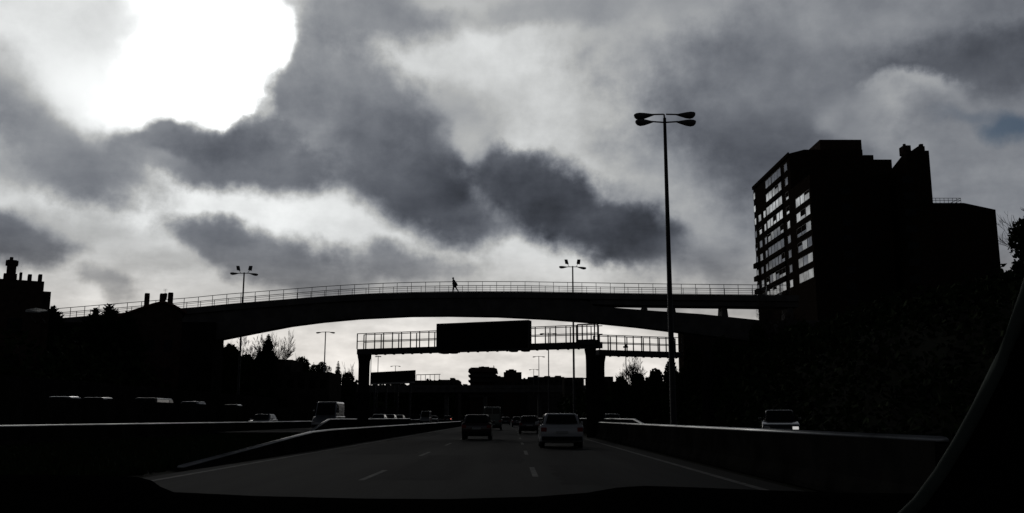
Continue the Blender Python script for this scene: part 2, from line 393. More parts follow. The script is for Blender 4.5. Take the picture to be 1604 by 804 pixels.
fs = [(i * 4 + k, i * 4 + (k + 1) % 4, (i + 1) * 4 + (k + 1) % 4, (i + 1) * 4 + k) for i in range(n - 1) for k in range(4)] + [(0, 1, 2, 3), ((n - 1) * 4, (n - 1) * 4 + 3, (n - 1) * 4 + 2, (n - 1) * 4 + 1)]
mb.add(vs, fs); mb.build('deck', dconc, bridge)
# girder that follows the deck, then leaves it as the arch leg on the right
gtop = [(-60, 515), (200, 498), (337, 487), (500, 473), (700, 466), (880, 467), (922, 471), (930, 478.8), (1012, 485.5), (1100, 491.5), (1190, 501), (1260, 511)]
gbot = [(-60, 560), (200, 556), (337, 531), (400, 518.5), (450, 509), (500, 502.5), (560, 497), (640, 493.3), (700, 492.8), (780, 494), (860, 498), (930, 503.5), (1000, 510.5), (1060, 518), (1190, 535), (1260, 548)]
xs = sorted(set([a for a, _ in gtop] + [a for a, _ in gbot]))
vs = []
for x in xs:
    t = BP(x, interp(gtop, x)); q = BP(x, interp(gbot, x))
    vs += [(t[0], BY0 + .35, t[1]), (t[0], BY1 - .35, t[1]), (q[0], BY1 - .75, q[1]), (q[0], BY0 + .75, q[1])]
n = len(xs)
mb = MB(); mb.add(vs, [(i * 4 + k, i * 4 + (k + 1) % 4, (i + 1) * 4 + (k + 1) % 4, (i + 1) * 4 + k) for i in range(n - 1) for k in range(4)] + [(0, 1, 2, 3), ((n - 1) * 4, (n - 1) * 4 + 3, (n - 1) * 4 + 2, (n - 1) * 4 + 1)])
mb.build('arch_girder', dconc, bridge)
# right-hand deck beam and struts
t0, t1 = BP(925, 468), BP(1252, 471.4); u0, u1 = BP(925, 476.4), BP(1252, 480.5)
mb = MB(); mb.hexa([(u0[0], BY0 + .3, u0[1]), (u1[0], BY0 + .3, u1[1]), (u1[0], BY1 - .3, u1[1]), (u0[0], BY1 - .3, u0[1])], [(t0[0], BY0 + .3, t0[1]), (t1[0], BY0 + .3, t1[1]), (t1[0], BY1 - .3, t1[1]), (t0[0], BY1 - .3, t0[1])])
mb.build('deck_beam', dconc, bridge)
for px, hw in ((1012, 2.6), (1055, 3.4), (1137, 3.4), (1240, 4)):
    a, z1 = BP(px, 479); _, z0 = BP(px, interp(gtop, px) + 4); h = hw / F_PX * 112
    mb = MB(); mb.hexa([(a - h * 1.6, BY0 + .6, z0), (a + h * 1.6, BY0 + .6, z0), (a + h * 1.6, BY1 - .6, z0), (a - h * 1.6, BY1 - .6, z0)], [(a - h, BY0 + .6, z1), (a + h, BY0 + .6, z1), (a + h, BY1 - .6, z1), (a - h, BY1 - .6, z1)])
    mb.build('strut', dconc, bridge)
x0, _ = BP(-80, 500); x1, _ = BP(337, 500); _, zt = BP(337, 505)
mb = MB(); mb.box(x0 - 8, x1, BY0 - .2, BY1 + .2, 0, zt); mb.build('abutment', bconc, bridge)
x0, _ = BP(1190, 500); x1, z1 = BP(1420, 466)
mb = MB(); mb.box(x0, x1, BY0 + .2, BY1 - .2, 2, BP(1190, 502)[1]); mb.build('abutment', dconc, bridge)
for yy, ph in ((BY0 + .1, 0), (BY1 - .1, .5)):
    sc = yy / BY0
    mb = MB(); H = 1.22
    def rp(px, h): a, z = BP(px, interp(topP, px)); return (a, yy, z + h)
    pxs = [-40 + 20 * i for i in range(65)]
    for h, r in ((H, .038), (.52, .026), (.26, .02)): mb.tube([rp(p, h) for p in pxs], r, 6)
    rl = mb.build('railing', galv, bridge)
    px = 42 + 22 * ph
    while px < 1240:
        a, z = BP(px, interp(topP, px))
        pm = MB(); pm.box(a - .025, a + .025, yy - .04, yy + .04, z, z + H); pm.build('post', galv, rl); px += 22.3

# ================================================================== PERSON
def skinned(name, verts, edges, radii, m, parent=None, sub=1, root=0):
    me = bpy.data.meshes.new(name); me.from_pydata(verts, edges, []); me.update()
    o = bpy.data.objects.new(name, me); C.objects.link(o)
    sk = o.modifiers.new('skin', 'SKIN'); sk.use_smooth_shade = True
    if not me.skin_vertices: me.skin_vertices.new() if hasattr(me.skin_vertices, 'new') else None
    for i, r in enumerate(radii):
        v = me.skin_vertices[0].data[i]; v.radius = r if isinstance(r, tuple) else (r, r); v.use_root = (i == root)
    s_ = o.modifiers.new('sub', 'SUBSURF'); s_.levels = sub; s_.render_levels = sub
    me.materials.append(m)
    if parent: o.parent = parent
    return o
def person():
    px = 710.5; a, z = BP(px, interp(topP, px)); Y = 110.8
    z += .0
    # walks towards -X ; coordinates: forward f -> -x
    V_ = []; E = []; Rr = []
    def v(f, s, h, r): V_.append((-f, s, h)); Rr.append(r); return len(V_) - 1
    pel = v(-.02, 0, .93, (.14, .11)); wa = v(.0, 0, 1.08, (.13, .10)); ch = v(.03, 0, 1.28, (.17, .12)); sh = v(.05, 0, 1.42, (.13, .09)); nk = v(.10, 0, 1.50, .055); hd = v(.15, 0, 1.60, .095); hd2 = v(.16, 0, 1.68, .09)
    fa = v(.20, 0, 1.585, .05)
    E += [(pel, wa), (wa, ch), (ch, sh), (sh, nk), (nk, hd), (hd, hd2), (hd, fa)]
    for s, kn, an, toe in ((.09, (.10, .50), (.14, .09), (.28, .04)), (-.09, (-.22, .52), (-.47, .16), (-.38, .05))):
        h = v(-.02, s, .88, .095); k = v(kn[0], s, kn[1], .065); an_ = v(an[0], s, an[1], .045); t = v(toe[0], s, toe[1], .035)
        E += [(pel, h), (h, k), (k, an_), (an_, t)]
    for s, el_, ha in ((.20, (-.20, 1.16), (-.17, .93)), (-.20, (.02, 1.14), (.18, .98))):
        a1 = v(.04, s, 1.40, .06); e = v(el_[0], s * 1.2, el_[1], .045); hh = v(ha[0], s * 1.15, ha[1], .035); fi = v(ha[0] + .03, s * 1.1, ha[1] - .09, .025)
        E += [(sh, a1), (a1, e), (e, hh), (hh, fi)]
    root = empty('person', (a, Y, z), 'person in a dark knee-length coat walking left across the footbridge', 'person')
    root.scale = (1.12, 1.0, 1.06); body = skinned('body', V_, E, Rr, skin, root)
    # coat: loft of rings, hem flared behind
    mb = MB(); rings = [(.05, 1.46, .10, .20), (.04, 1.38, .16, .25), (.03, 1.24, .17, .24), (.0, 1.06, .16, .22), (-.05, .92, .21, .24), (-.07, .74, .22, .26), (-.06, .62, .20, .25)]
    n = 16; vs = []
    for f, h, rf, rs in rings:
        for k in range(n):
            t = 2 * math.pi * k / n; vs.append((-(f + math.cos(t) * rf), math.sin(t) * rs, h))
    fs = [(i * n + k, i * n + (k + 1) % n, (i + 1) * n + (k + 1) % n, (i + 1) * n + k) for i in range(len(rings) - 1) for k in range(n)] + [tuple(range(n)), tuple(range((len(rings) - 1) * n, len(rings) * n))]
    mb.add(vs, fs, True)
    for s, el_, ha in ((.20, (-.20, 1.16), (-.17, .95)), (-.20, (.02, 1.14), (.17, 1.0))):
        mb.tube([(-.04, s, 1.41), (-el_[0], s * 1.2, el_[1]), (-ha[0], s * 1.15, ha[1])], [.085, .07, .055], 8)
    mb.build('coat', cloth, root, local=True)
    mb = MB()
    for s, kn, an in ((.09, (.10, .50), (.14, .10)), (-.09, (-.22, .52), (-.46, .17))):
        mb.tube([(.02, s, .85), (-kn[0], s, kn[1]), (-an[0], s, an[1])], [.11, .08, .06], 8)
    mb.build('trousers', trouser, root, local=True)
    mb = MB(); 
    for s, an, toe in ((.09, (.12, .05), (.32, .035)), (-.09, (-.50, .12), (-.36, .03))):
        mb.tube([(-an[0] + .03, s, an[1]), (-(an[0] + toe[0]) / 2, s, (an[1] + toe[1]) / 2 + .01), (-toe[0], s, toe[1])], [.045, .05, .03], 8)
    mb.build('shoes', plastic, root, local=True)
    mb = MB(); mb.tube([(-.09, 0, 1.57), (-.10, 0, 1.64), (-.13, 0, 1.72), (-.14, 0, 1.76)], [.085, .11, .095, .02], 10); mb.build('hair', hair, root, local=True)
    mb = MB()
    mb.hexa([(.20, -.30, .80), (.42, -.30, .80), (.42, -.18, .80), (.20, -.18, .80)], [(.20, -.28, 1.04), (.33, -.28, 1.06), (.33, -.20, 1.06), (.20, -.20, 1.04)])
    mb.tube([(.22, -.24, 1.04), (.05, -.2, 1.44), (.30, -.24, 1.05)], .012, 5)
    bag = mb.build('shoulder_bag', cloth, None, bevel=.02); bag.location = (a, Y, z); bag.scale = (1.12, 1, 1.06)
    tag(bag, 'small dark bag hanging behind the hip of the walking person', 'bag')
person()

# ================================================================== GANTRY AND MESSAGE SIGN
def gantry(pa, pb, beam, rails, label, cols, platform=None, step=.75):
    """pa, pb: (px, Y) of the two ends; beam (py top/bottom at a); rails height"""
    xa, ya = X_(pa[0], pa[1], 545), pa[1]; xb, yb = X_(pb[0], pb[1], 545), pb[1]
    zt, zb = Z_(beam[0], ya), Z_(beam[1], ya)
    d = Vector((xb - xa, yb - ya, 0)); Ln = d.length; d.normalize(); nrm = Vector((d.y, -d.x, 0))
    root = empty('sign_gantry', ((xa + xb) / 2, (ya + yb) / 2, 0), label, 'gantry')
    def q(t, s, z): p_ = Vector((xa, ya, 0)) + d * t + nrm * s; return (p_.x, p_.y, z)
    mb = MB(); mb.hexa([q(0, .45, zb), q(Ln, .45, zb), q(Ln, -.45, zb), q(0, -.45, zb)], [q(0, .45, zt), q(Ln, .45, zt), q(Ln, -.45, zt), q(0, -.45, zt)])
    t = .9
    while t < Ln - .2:
        mb.hexa([q(t - .05, .5, zb - .10), q(t + .04, .5, zb - .10), q(t + .04, .3, zb - .10), q(t - .04, .3, zb - .10)], [q(t - .08, .5, zb), q(t + .08, .5, zb), q(t + .08, .3, zb), q(t - .08, .3, zb)]); t += step
    mb.build('beam', steel, root)
    for t, w0 in cols:
        mb = MB(); prof = [(0, w0), (zb - .9, w0), (zb - .5, w0 * 1.08), (zb - .2, w0 * 1.35), (zb, w0 * 1.45)]
        vs = []
        for z, ww in prof: vs += [q(t - ww, .4, z), q(t + ww, .4, z), q(t + ww, -.4, z), q(t - ww, -.4, z)]
        mb.add(vs, [(i * 4 + k, i * 4 + (k + 1) % 4, (i + 1) * 4 + (k + 1) % 4, (i + 1) * 4 + k) for i in range(len(prof) - 1) for k in range(4)] + [(0, 1, 2, 3)])
        mb.build('column', bconc, root, bevel=.05)
    for s in (.48, -.48):
        mb = MB()
        for h in (rails, rails * .5): mb.tube([q(0, s, zt + h), q(Ln, s, zt + h)], .028, 6)
        rl = mb.build('railing', steel, root)
        t = .03
        while t <= Ln:
            pm = MB(); pm.hexa([q(t - .035, s - .03, zt), q(t + .035, s - .03, zt), q(t + .035, s + .03, zt), q(t - .035, s + .03, zt)], [q(t - .028, s - .03, zt + rails), q(t + .028, s - .03, zt + rails), q(t + .028, s + .03, zt + rails), q(t - .028, s + .03, zt + rails)])
            pm.build('post', steel, rl); t += step * (1 if s > 0 else 2)
    if platform:
        t0, t1 = platform
        mb = MB(); mb.hexa([q(t0, .7, zt - .22), q(t1, .7, zt - .22), q(t1, -.5, zt - .22), q(t0, -.5, zt - .22)], [q(t0, .7, zt + .14), q(t1, .7, zt + .14), q(t1, -.5, zt + .14), q(t0, -.5, zt + .14)])
        for a_, b_ in ((t0, .6), (t0 + .02, -.4), (t1, .6), (t1 - .02, -.4)):
            mb.tube([q(a_, b_, zt), q(a_, b_, zt + rails + .06)], .05, 6)
        for h in (.45, rails + .05): mb.tube([q(t0, .6, zt + h), q(t1, .6, zt + h)], .03, 6)
        mb.build('service_platform', steel, root)
    return root, q, zt, zb, Ln
g1, q1, gzt, gzb, gL = gantry((564, 70), (941, 63), (547.5, 556), 1.14, 'steel gantry over our road carrying the big black message board', [(.40, .27), (18.1, .22)], platform=(17.4, 18.6))
gantry((934, 66.5), (1064, 69), (548.5, 557), 1.05, 'shorter steel gantry running right from the main gantry to the bank', [(.18, .27), (9.2, .27)], step=.68)
# message board
def tpx(px):
    for i in range(4000):
        t = i * .005; p_ = q1(t, .95, gzt)
        if p_[0] / p_[1] >= (px - 802) / F_PX * 1.0 / (cp - (402 - 535) / F_PX * sp): return t
ta, tb = tpx(684), tpx(829)
zs0, zs1 = gzb - .04, Z_(506.5, 66.0)
root = empty('message_board', q1((ta + tb) / 2, .75, zs0), 'big black blank electronic message board mounted on the main gantry', 'sign')
mb = MB(); mb.hexa([q1(ta, .95, zs0), q1(tb, .95, zs0), q1(tb, .50, zs0), q1(ta, .50, zs0)], [q1(ta, .95, zs1), q1(tb, .95, zs1), q1(tb, .50, zs1), q1(ta, .50, zs1)]); mb.build('cabinet', sign_black, root)
mb = MB()
for a_, b_, c_, d_ in ((ta, tb, zs1 - .10, zs1 + .02), (ta, tb, zs0 - .02, zs0 + .08), (ta - .02, ta + .08, zs0, zs1), (tb - .08, tb + .02, zs0, zs1)):
    mb.hexa([q1(a_, .99, c_), q1(b_, .99, c_), q1(b_, .95, c_), q1(a_, .95, c_)], [q1(a_, .99, d_), q1(b_, .99, d_), q1(b_, .95, d_), q1(a_, .95, d_)])
mb.build('frame', steel, root)
mb = MB()
for k in range(3):
    a_ = ta + .25 + k * 2.15; mb.hexa([q1(a_, .965, zs0 + .3), q1(a_ + 2.0, .965, zs0 + .3), q1(a_ + 2.0, .952, zs0 + .3), q1(a_, .952, zs0 + .3)], [q1(a_, .965, zs1 - .3), q1(a_ + 2.0, .965, zs1 - .3), q1(a_ + 2.0, .952, zs1 - .3), q1(a_, .952, zs1 - .3)])
mb.build('display', dglass if False else sign_black, root)
mb = MB()
for t in (ta + .5, ta + 1.2, tb - 1.3, tb - .4): mb.hexa([q1(t - .2, .9, zs0 - .12), q1(t + .2, .9, zs0 - .12), q1(t + .2, .4, zs0 - .12), q1(t - .2, .4, zs0 - .12)], [q1(t - .3, .9, zs0), q1(t + .3, .9, zs0), q1(t + .3, .4, zs0), q1(t - .3, .4, zs0)])
mb.build('bracket', steel, root)

# ================================================================== LAMP POSTS
def head_mesh(mb, p0, p1, wmax):
    """teardrop street light head from p0 (arm side) to p1 (tip), seen from below"""
    p0, p1 = Vector(p0), Vector(p1); pr = [(0, .16), (.2, .45), (.5, .85), (.72, 1), (.88, .85), (.97, .5), (1, .08)]
    pts = [p0.lerp(p1, t) for t, _ in pr]; n = 10; vs = []
    d = (p1 - p0).normalized(); side = d.cross(Vector((0, 0, 1))).normalized(); up = side.cross(d)
    for p, (t, r) in zip(pts, pr):
        for k in range(n):
            a = 2 * math.pi * k / n; z = math.sin(a) * r * wmax * (.35 if math.sin(a) > 0 else .95)
            vs.append(p + side * math.cos(a) * r * wmax + up * z)
    mb.add(vs, [(i * n + k, i * n + (k + 1) % n, (i + 1) * n + (k + 1) % n, (i + 1) * n + k) for i in range(len(pr) - 1) for k in range(n)] + [tuple(range(n)), tuple(range((len(pr) - 1) * n, len(pr) * n))], True)
def lamp(px, py, Y, label, span, style, r0=.16, r1=.08, pole_m=steel, ang=0, base=0):
    """px,py: top of pole in the photo at depth Y"""
    q = P(px, py, Y); h = q.z - base
    root = empty('street_lamp', (q.x, Y, base), label, 'street lamp', 'tall lamp posts along the motorway')
    mb = MB(); mb.tube([(0, 0, 0), (0, 0, .6), (0, 0, .62), (0, 0, h)], [r0 * 1.35, r0 * 1.35, r0, r1], 10); mb.build('pole', pole_m, root, local=True)
    ca, sa = math.cos(R(ang)), math.sin(R(ang))
    def hd(dx, dy, z, z2, L0, w=.26, s0=(0, 0)):
        mb = MB(); c = Vector((s0[0], s0[1], z)); u = Vector((dx, dy, 0))
        mb.tube([c, c + u * (span / 2 - L0 * .9)], .05, 6); mb.build('arm', pole_m, root, local=True)
        mb = MB(); a = c + u * (span / 2 - L0); b_ = c + u * (span / 2) + Vector((0, 0, z2)); head_mesh(mb, a, b_, w); mb.build('lamp_head', lampm, root, local=True)
    if style == 'quad':
        hd(-ca, -sa, h - .3, -.04, 1.2, .33); hd(ca, -sa, h - .3, -.08, 1.25, .33)
        mb = MB(); mb.tube([(0, 0, h - .2), (.12, .85, h + .5)], .06, 6); mb.build('bracket', pole_m, root, local=True)
        hd(-ca, sa * .3, h + .55, -.02, 1.35, .34, (.10, .9)); hd(ca, sa * .3, h + .55, .08, 1.3, .34, (.26, .9))
    elif style == 'flood':
        hd(-ca, -sa, h - .1, .03, 1.15, .26); hd(ca, sa, h - .1, -.15, 1.2, .26)
        for s in (-1, 1):
            mb = MB(); x = s * .72; mb.hexa([(x - .22, -.12, h + .3), (x + .22, -.12, h + .22), (x + .22, .12, h + .22), (x - .22, .12, h + .3)], [(x - .22 + s * .1, -.1, h + .85), (x + .18 + s * .12, -.1, h + .85), (x + .18 + s * .12, .14, h + .85), (x - .22 + s * .1, .14, h + .85)])
            fl = mb.build('floodlight', lampm, root, local=True, bevel=.03)
            mb = MB(); mb.tube([(x * .6, 0, h - .08), (x, 0, h + .35)], .03, 5); mb.build('mount', pole_m, fl, local=True)
    else:
        hd(-ca, -sa, h - .08, -.1, 1.0, .2); hd(ca, sa, h - .08, -.1, 1.0, .2)
    return root
lamp(1041, 185, 57, 'tallest lamp post with four teardrop lamp heads, right of the message board', 3.95, 'quad', .20, .10, ang=12)
lamp(897, 417, 117, 'lamp post with two heads and two floodlights rising behind the middle of the footbridge', 3.5, 'flood', .16, .09)
lamp(382.5, 427, 117, 'lamp post with two heads and two floodlights above the left part of the footbridge', 3.6, 'flood', .15, .09)
lamp(510, 519.5, 150, 'twin-headed lamp post seen under the left half of the footbridge', 3.1, 'twin', .13, .08, galv)
lamp(859, 521.5, 165, 'twin-headed lamp post overlapping the gantry railing right of the message board', 3.1, 'twin', .13, .08)
lamp(844, 558, 230, 'small distant twin-headed lamp post just below the gantry beam', 3.1, 'twin', .12, .08)
lamp(836, 578.5, 300, 'smallest distant lamp post left of two others over the rooftops', 3.1, 'twin', .12, .08)
lamp(619.5, 573, 290, 'distant twin-headed lamp post rising behind the dark billboard', 3.2, 'twin', .12, .08)
lamp(592.5, 557.5, 230, 'distant lamp post with its head just under the left end of the gantry', 1.6, 'twin', .12, .08)
def mast(px, py, Y, label, r=.07):
    q = P(px, py, Y); mb = MB(); mb.tube([(0, 0, 0), (0, 0, q.z)], [r * 1.4, r], 6); o = mb.build('mast', steel, None); o.location = (q.x, Y, 0)
    return tag(o, label, 'mast')
mast(581.5, 556, 210, 'thin plain pole close to the left gantry column')
q = P(980, 545, 140); root = empty('camera_mast', (q.x, 140, 0), 'thin mast with a small traffic camera in front of the bare bush', 'mast')
mb = MB(); mb.tube([(q.x, 140, 0), (q.x, 140, q.z)], [.12, .06], 6); mb.build('pole', steel, root)
mb = MB(); mb.box(q.x - .35, q.x + .35, 139.8, 140.2, q.z, q.z + .25); mb.box(q.x - .1, q.x + .1, 139.8, 140.2, q.z + .25, q.z + .5); mb.build('camera_housing', steel, root)

# ================================================================== BUILDINGS
def block(mb, px0, px1, pyt, Y0, Y1, z0=0.0, pyref=None):
    """box whose front face spans px0..px1 at depth Y0 and tops out at pyt"""
    a, b_ = P(px0, pyt, Y0), P(px1, pyt, Y0); mb.box(a.x, b_.x, Y0, Y1, z0, a.z); return a.x, b_.x, a.z
# --- tower on the right
FX = 57.0
tower = empty('apartment_tower', (72, 180, 8), 'tall dark apartment tower with rows of windows catching the sky, right side', 'building')
zt = Z_(293, 212, 1176); z2 = zt - 5.6
mb = MB()
XR = X_(1390, 172, 250)
z2 = zt - 7.6
XM = X_(1352, 181, 243); mb.prism([(FX, 172), (XR, 172), (XR, 213), (FX, 213)], 6, z2, 'z')
mb.prism([(XM + .01, 181), (X_(1368, 181, 243), 181), (X_(1368, 181, 243), 200), (XM + .01, 200)], z2, Z_(243, 181, 1360), 'z')
mb.prism([(X_(1368, 181, 243) + .01, 181), (X_(1396, 181, 243), 181), (X_(1396, 181, 243), 200), (X_(1368, 181, 243) + .01, 200)], z2, Z_(250, 181, 1380), 'z')
xq = X_(1274, 173, 233)
mb.prism([(FX + .02, 184), (FX + 2.2, 181.2), (XM, 181.2), (XM, 212.9), (FX + .02, 212.9)], z2, zt, 'z')
mb.build('wall', tbrick, tower)
mb = MB(); block(mb, 1284, 1349, 219, 181.4, 196, zt - .5); mb.build('roof_housing', brick, tower)
mb = MB()
mb.prism([(X_(1388, 180, 250), 180), (X_(1419, 163, 236), 163), (X_(1455, 163, 236), 163), (X_(1455, 163, 236), 186), (X_(1388, 180, 250), 186)], 6, Z_(236, 163, 1420), 'z'); a = X_(1412, 164, 232); zz = Z_(236, 163, 1420)
mb.build('stair_wing', tbrick, tower)
mb = MB(); a, b_ = X_(1440, 163, 230), X_(1450, 163, 230); mb.box(a, b_, 163.4, 166, zz, Z_(229, 163.4, 1445)); c = X_(1443.5, 164, 226); mb.box(c - .3, c + .3, 164, 164.6, Z_(229, 163.4, 1445), Z_(225.5, 164, 1443)); mb.build('chimney', brick, tower)
mb = MB(); a, b_ = X_(1415, 165, 230), X_(1427, 165, 230); mb.box(a, b_, 165, 167, zz, Z_(227.5, 165, 1420)); mb.tube([(a + .4, 165.5, zz), (a + .4, 165.5, Z_(224.5, 165, 1416))], .3, 6); mb.build('chimney', brick, tower, bevel=.1)
# low wing
zw = Z_(317, 163, 1457); xa, xb, xc = X_(1457, 163, 317), X_(1512, 163, 317), X_(1559, 169, 324)
mb = MB(); mb.prism([(xa - .5, 163.5), (xb, 163.5), (xc, 169), (xc, 190), (xa - .5, 190)], 6, zw, 'z'); mb.build('low_wing', tbrick, tower)
mb = MB(); xd = X_(1505, 164, 314)
for h in (.6, 1.0): mb.tube([(xa, 164, zw + h), (xd, 164, zw + h), (xd, 168, zw + h)], .05, 5)
for i in range(9): x = xa + (xd - xa) * i / 8; mb.tube([(x, 164, zw), (x, 164, zw + 1.0)], .04, 5)
mb.build('railing', steel, tower)
# parapet and far-end balconies
mb = MB(); mb.box(FX - .25, FX, 184, 213, zt - .5, zt + .25); mb.build('cornice', tbrick, tower)
FL = 3.05; zf = zt - 1.0; nfl = 17
rr = random.Random(11)
cols_ = [(211.2, 213.0), (206.9, 209.0), (203.0, 204.8), (190.3, 202.3), (185.6, 187.7), (172.6, 181.4)]
for k in range(nfl):
    zb_ = zf - (k + 1) * FL + 1.0; 
    if zb_ < Z_(470, 190): break
    for ci, (a, b_) in enumerate(cols_):
        hh = 1.85 if ci in (3, 5) else 1.6
        if ci == 5 and zb_ + hh > z2 - .1: continue
        if k < 2 and ci in (1, 2): continue
        rec = .12
        mb = MB(); t = .07
        # frame ring
        x0_, x1_ = FX - .07, FX - .01
        mb.box(x0_, x1_, a, b_, zb_, zb_ + t); mb.box(x0_, x1_, a, b_, zb_ + hh - t, zb_ + hh); mb.box(x0_, x1_, a, a + t, zb_ + t, zb_ + hh - t); mb.box(x0_, x1_, b_ - t, b_, zb_ + t, zb_ + hh - t)
        nm = 5 if ci == 3 else (3 if ci == 5 else 1)
        for j in range(1, nm): y = a + (b_ - a) * j / nm + rr.uniform(-.1, .1); mb.box(x0_, x1_, y - .06, y + .06, zb_ + t, zb_ + hh - t)
        fr = mb.build('window', wframe, tower)
        for j in range(nm):
            y0_ = a + (b_ - a) * j / nm; y1_ = a + (b_ - a) * (j + 1) / nm; ti = rr.uniform(-.035, .035)
            sh_ = rr.choice([0, 0, 0, .3, .6]) * hh * (rr.random() < .6)
            pm = MB(); pm.add([(FX - .035 + ti, y0_, zb_ + t), (FX - .035 - ti, y1_, zb_ + t), (FX - .035 - ti, y1_, zb_ + hh - t - sh_), (FX - .035 + ti, y0_, zb_ + hh - t - sh_)], [(0, 1, 2, 3)])
            pm.build('pane', glass, fr)
    # slab edge / balcony band
    mb = MB(); mb.box(FX - .30, FX - .001, 190, 202.6, zb_ - .95, zb_ - .12); mb.build('balcony', tbrick, tower)
    if k in (5, 6, 7, 9): mb = MB(); mb.box(FX - .6, FX - .001, 210.5, 213.6, zb_ - 1.0, zb_ + .1); mb.build('balcony', tbrick, tower)
# a few front windows
for k in range(10):
    for px in (1330, 1430):
        zz_ = z2 - 2 - (k + 1) * FL + 1.0; Yf = 172 if px < 1390 else 163; x = X_(px, Yf, 380)
        if zz_ > z2 - 2 and px < 1390: continue
        mb = MB(); mb.box(x - 1.0, x + 1.0, Yf - .04, Yf - .005, zz_, zz_ + 1.3); mb.build('window', dglass, tower)

# --- commercial building behind the bridge's right landing, with lit sign
cb = empty('shop_building', (45, 152, 0), 'dark low commercial building under the right end of the footbridge', 'building')
mb = MB(); x0, x1, zc = block(mb, 1070, 1215, 511, 150, 155, 2); mb.build('wall', tbrick, cb)
mb = MB(); mb.box(x0 - .2, x1, 149.7, 150, zc - .3, zc + .3); mb.build('parapet', render_, cb)
for k in range(6):
    mb = MB(); x = x0 + 1.2 + k * 2.3; mb.box(x, x + 1.5, 149.93, 149.99, zc - 5.2, zc - 3.8); mb.build('window', dglass, cb)
sg = empty('shop_sign', P(1091, 519, 149.2), 'small blue sign with pale marks and dim red lettering on the shop building', 'sign')
a, b_ = P(1079, 522, 149.4), P(1103, 515, 149.4)
mb = MB(); mb.box(a.x, b_.x, 149.4, 149.8, a.z, b_.z); mb.build('panel', signblue, sg)
mb = MB(); mb.box(a.x - .03, b_.x + .03, 149.36, 149.8, b_.z, b_.z + .10); mb.build('top_trim', signwhite, sg)
mb = MB(); 
for px in (1086, 1090, 1098.5): c = P(px, 518.6, 149.36); mb.prism([(c.x - .17, c.z - .12), (c.x + .13, c.z - .16), (c.x + .17, c.z + .12), (c.x - .12, c.z + .15)], 149.36, 149.39)
mb.build('marks', signwhite, sg)
mb = MB(); rr = random.Random(3)
for i in range(9):
    px = 1106 + i * 4.0; c = P(px, 517.5, 149.4); mb.box(c.x - .14, c.x + .14, 149.4, 149.6, c.z - .28, c.z - .18); mb.box(c.x - .14, c.x - .06, 149.4, 149.6, c.z - .18, c.z + .25); mb.box(c.x + (.02 if i % 2 else -.06), c.x + .14, 149.4, 149.6, c.z + .12, c.z + .25)
mb.build('red_lettering', signred, sg)

# --- left foreground block of flats, turned 26 degrees
def turned(px, Y, th):
    piv = Vector((X_(px, Y, 470), Y)); c_, s_ = math.cos(th), math.sin(th)
    def lx(p, py=470):
        r_ = ray(p, py); k = r_.x / r_.y; return (k * piv.y - piv.x) / (c_ - k * s_)
    def lz(p, py): return Z_(py, piv.y + lx(p, py) * s_, p)
    return piv, lx, lz
TH = R(30); piv, lx, lz = turned(67, 80, TH)
lb = empty('brick_building', (piv.x, piv.y, 0), 'dark stepped building with roof stubs at the left edge of the view', 'building'); lb.rotation_euler = (0, 0, TH)
zb1 = lz(67, 441)
mb = MB(); mb.box(lx(-260), 0, 0, 12, 0, zb1); mb.build('wall', brick, lb, local=True)
mb = MB(); mb.box(.002, lx(79.5), .4, 11, 0, lz(75, 456)); mb.build('side_wing', brick, lb, local=True)
for pa, pb_, pt in ((60.5, 66.8, 429.5), (44, 50.5, 429.5), (31, 35.5, 426.5), (12, 27, 407)):
    mb = MB(); a, b_ = lx(pa, pt), lx(pb_, pt); zt_ = lz((pa + pb_) / 2, pt); mb.box(a, b_, .01, .8, zb1 - .4, zt_)
    if pa == 12: c = lx(18.5, 403); mb.box(c - .14, c + .14, .2, .5, zt_, lz(18, 402)); mb.box(a - .12, b_ + .12, -.05, .9, zt_ - .45, zt_ - .05); mb.box(a - .2, b_ + .1, -.1, .9, zb1, zb1 + .5)
    mb.build('chimney', brick, lb, bevel=.05, local=True)
for r_ in range(3):
    for k in range(4):
        x = -2 - k * 3.0; z = 2.4 + r_ * 3.0
        mb = MB(); mb.box(x - .55, x + .55, -.05, -.003, z, z + 1.3); mb.build('window', dglass, lb, local=True)
a0 = P(41, 485.5, 74.5); a1 = P(60, 487.5, 74.5); 
root = empty('awning', a0, 'small pale awning catching light on the dark left-hand building', 'awning')
mb = MB(); mb.add([(a0.x, 74.4, a0.z), (a1.x, 74.4, a1.z - .05), (a1.x, 76, a1.z + .25), (a0.x, 76, a0.z + .35), (a0.x, 74.4, a0.z - .2), (a1.x, 74.4, a1.z - .12), (a1.x, 76, a1.z + .15), (a0.x, 76, a0.z + .22)], [(0, 1, 2, 3), (4, 5, 6, 7), (0, 1, 5, 4), (1, 2, 6, 5), (2, 3, 7, 6), (3, 0, 4, 7)])
mb.build('canopy', plate, root)
for x in (a0.x + .1, a1.x - .1): m2 = MB(); m2.tube([(x, 74.5, a1.z - .1), (x, 75.99, a1.z - .8)], .03, 5); m2.build('bracket', steel, root)

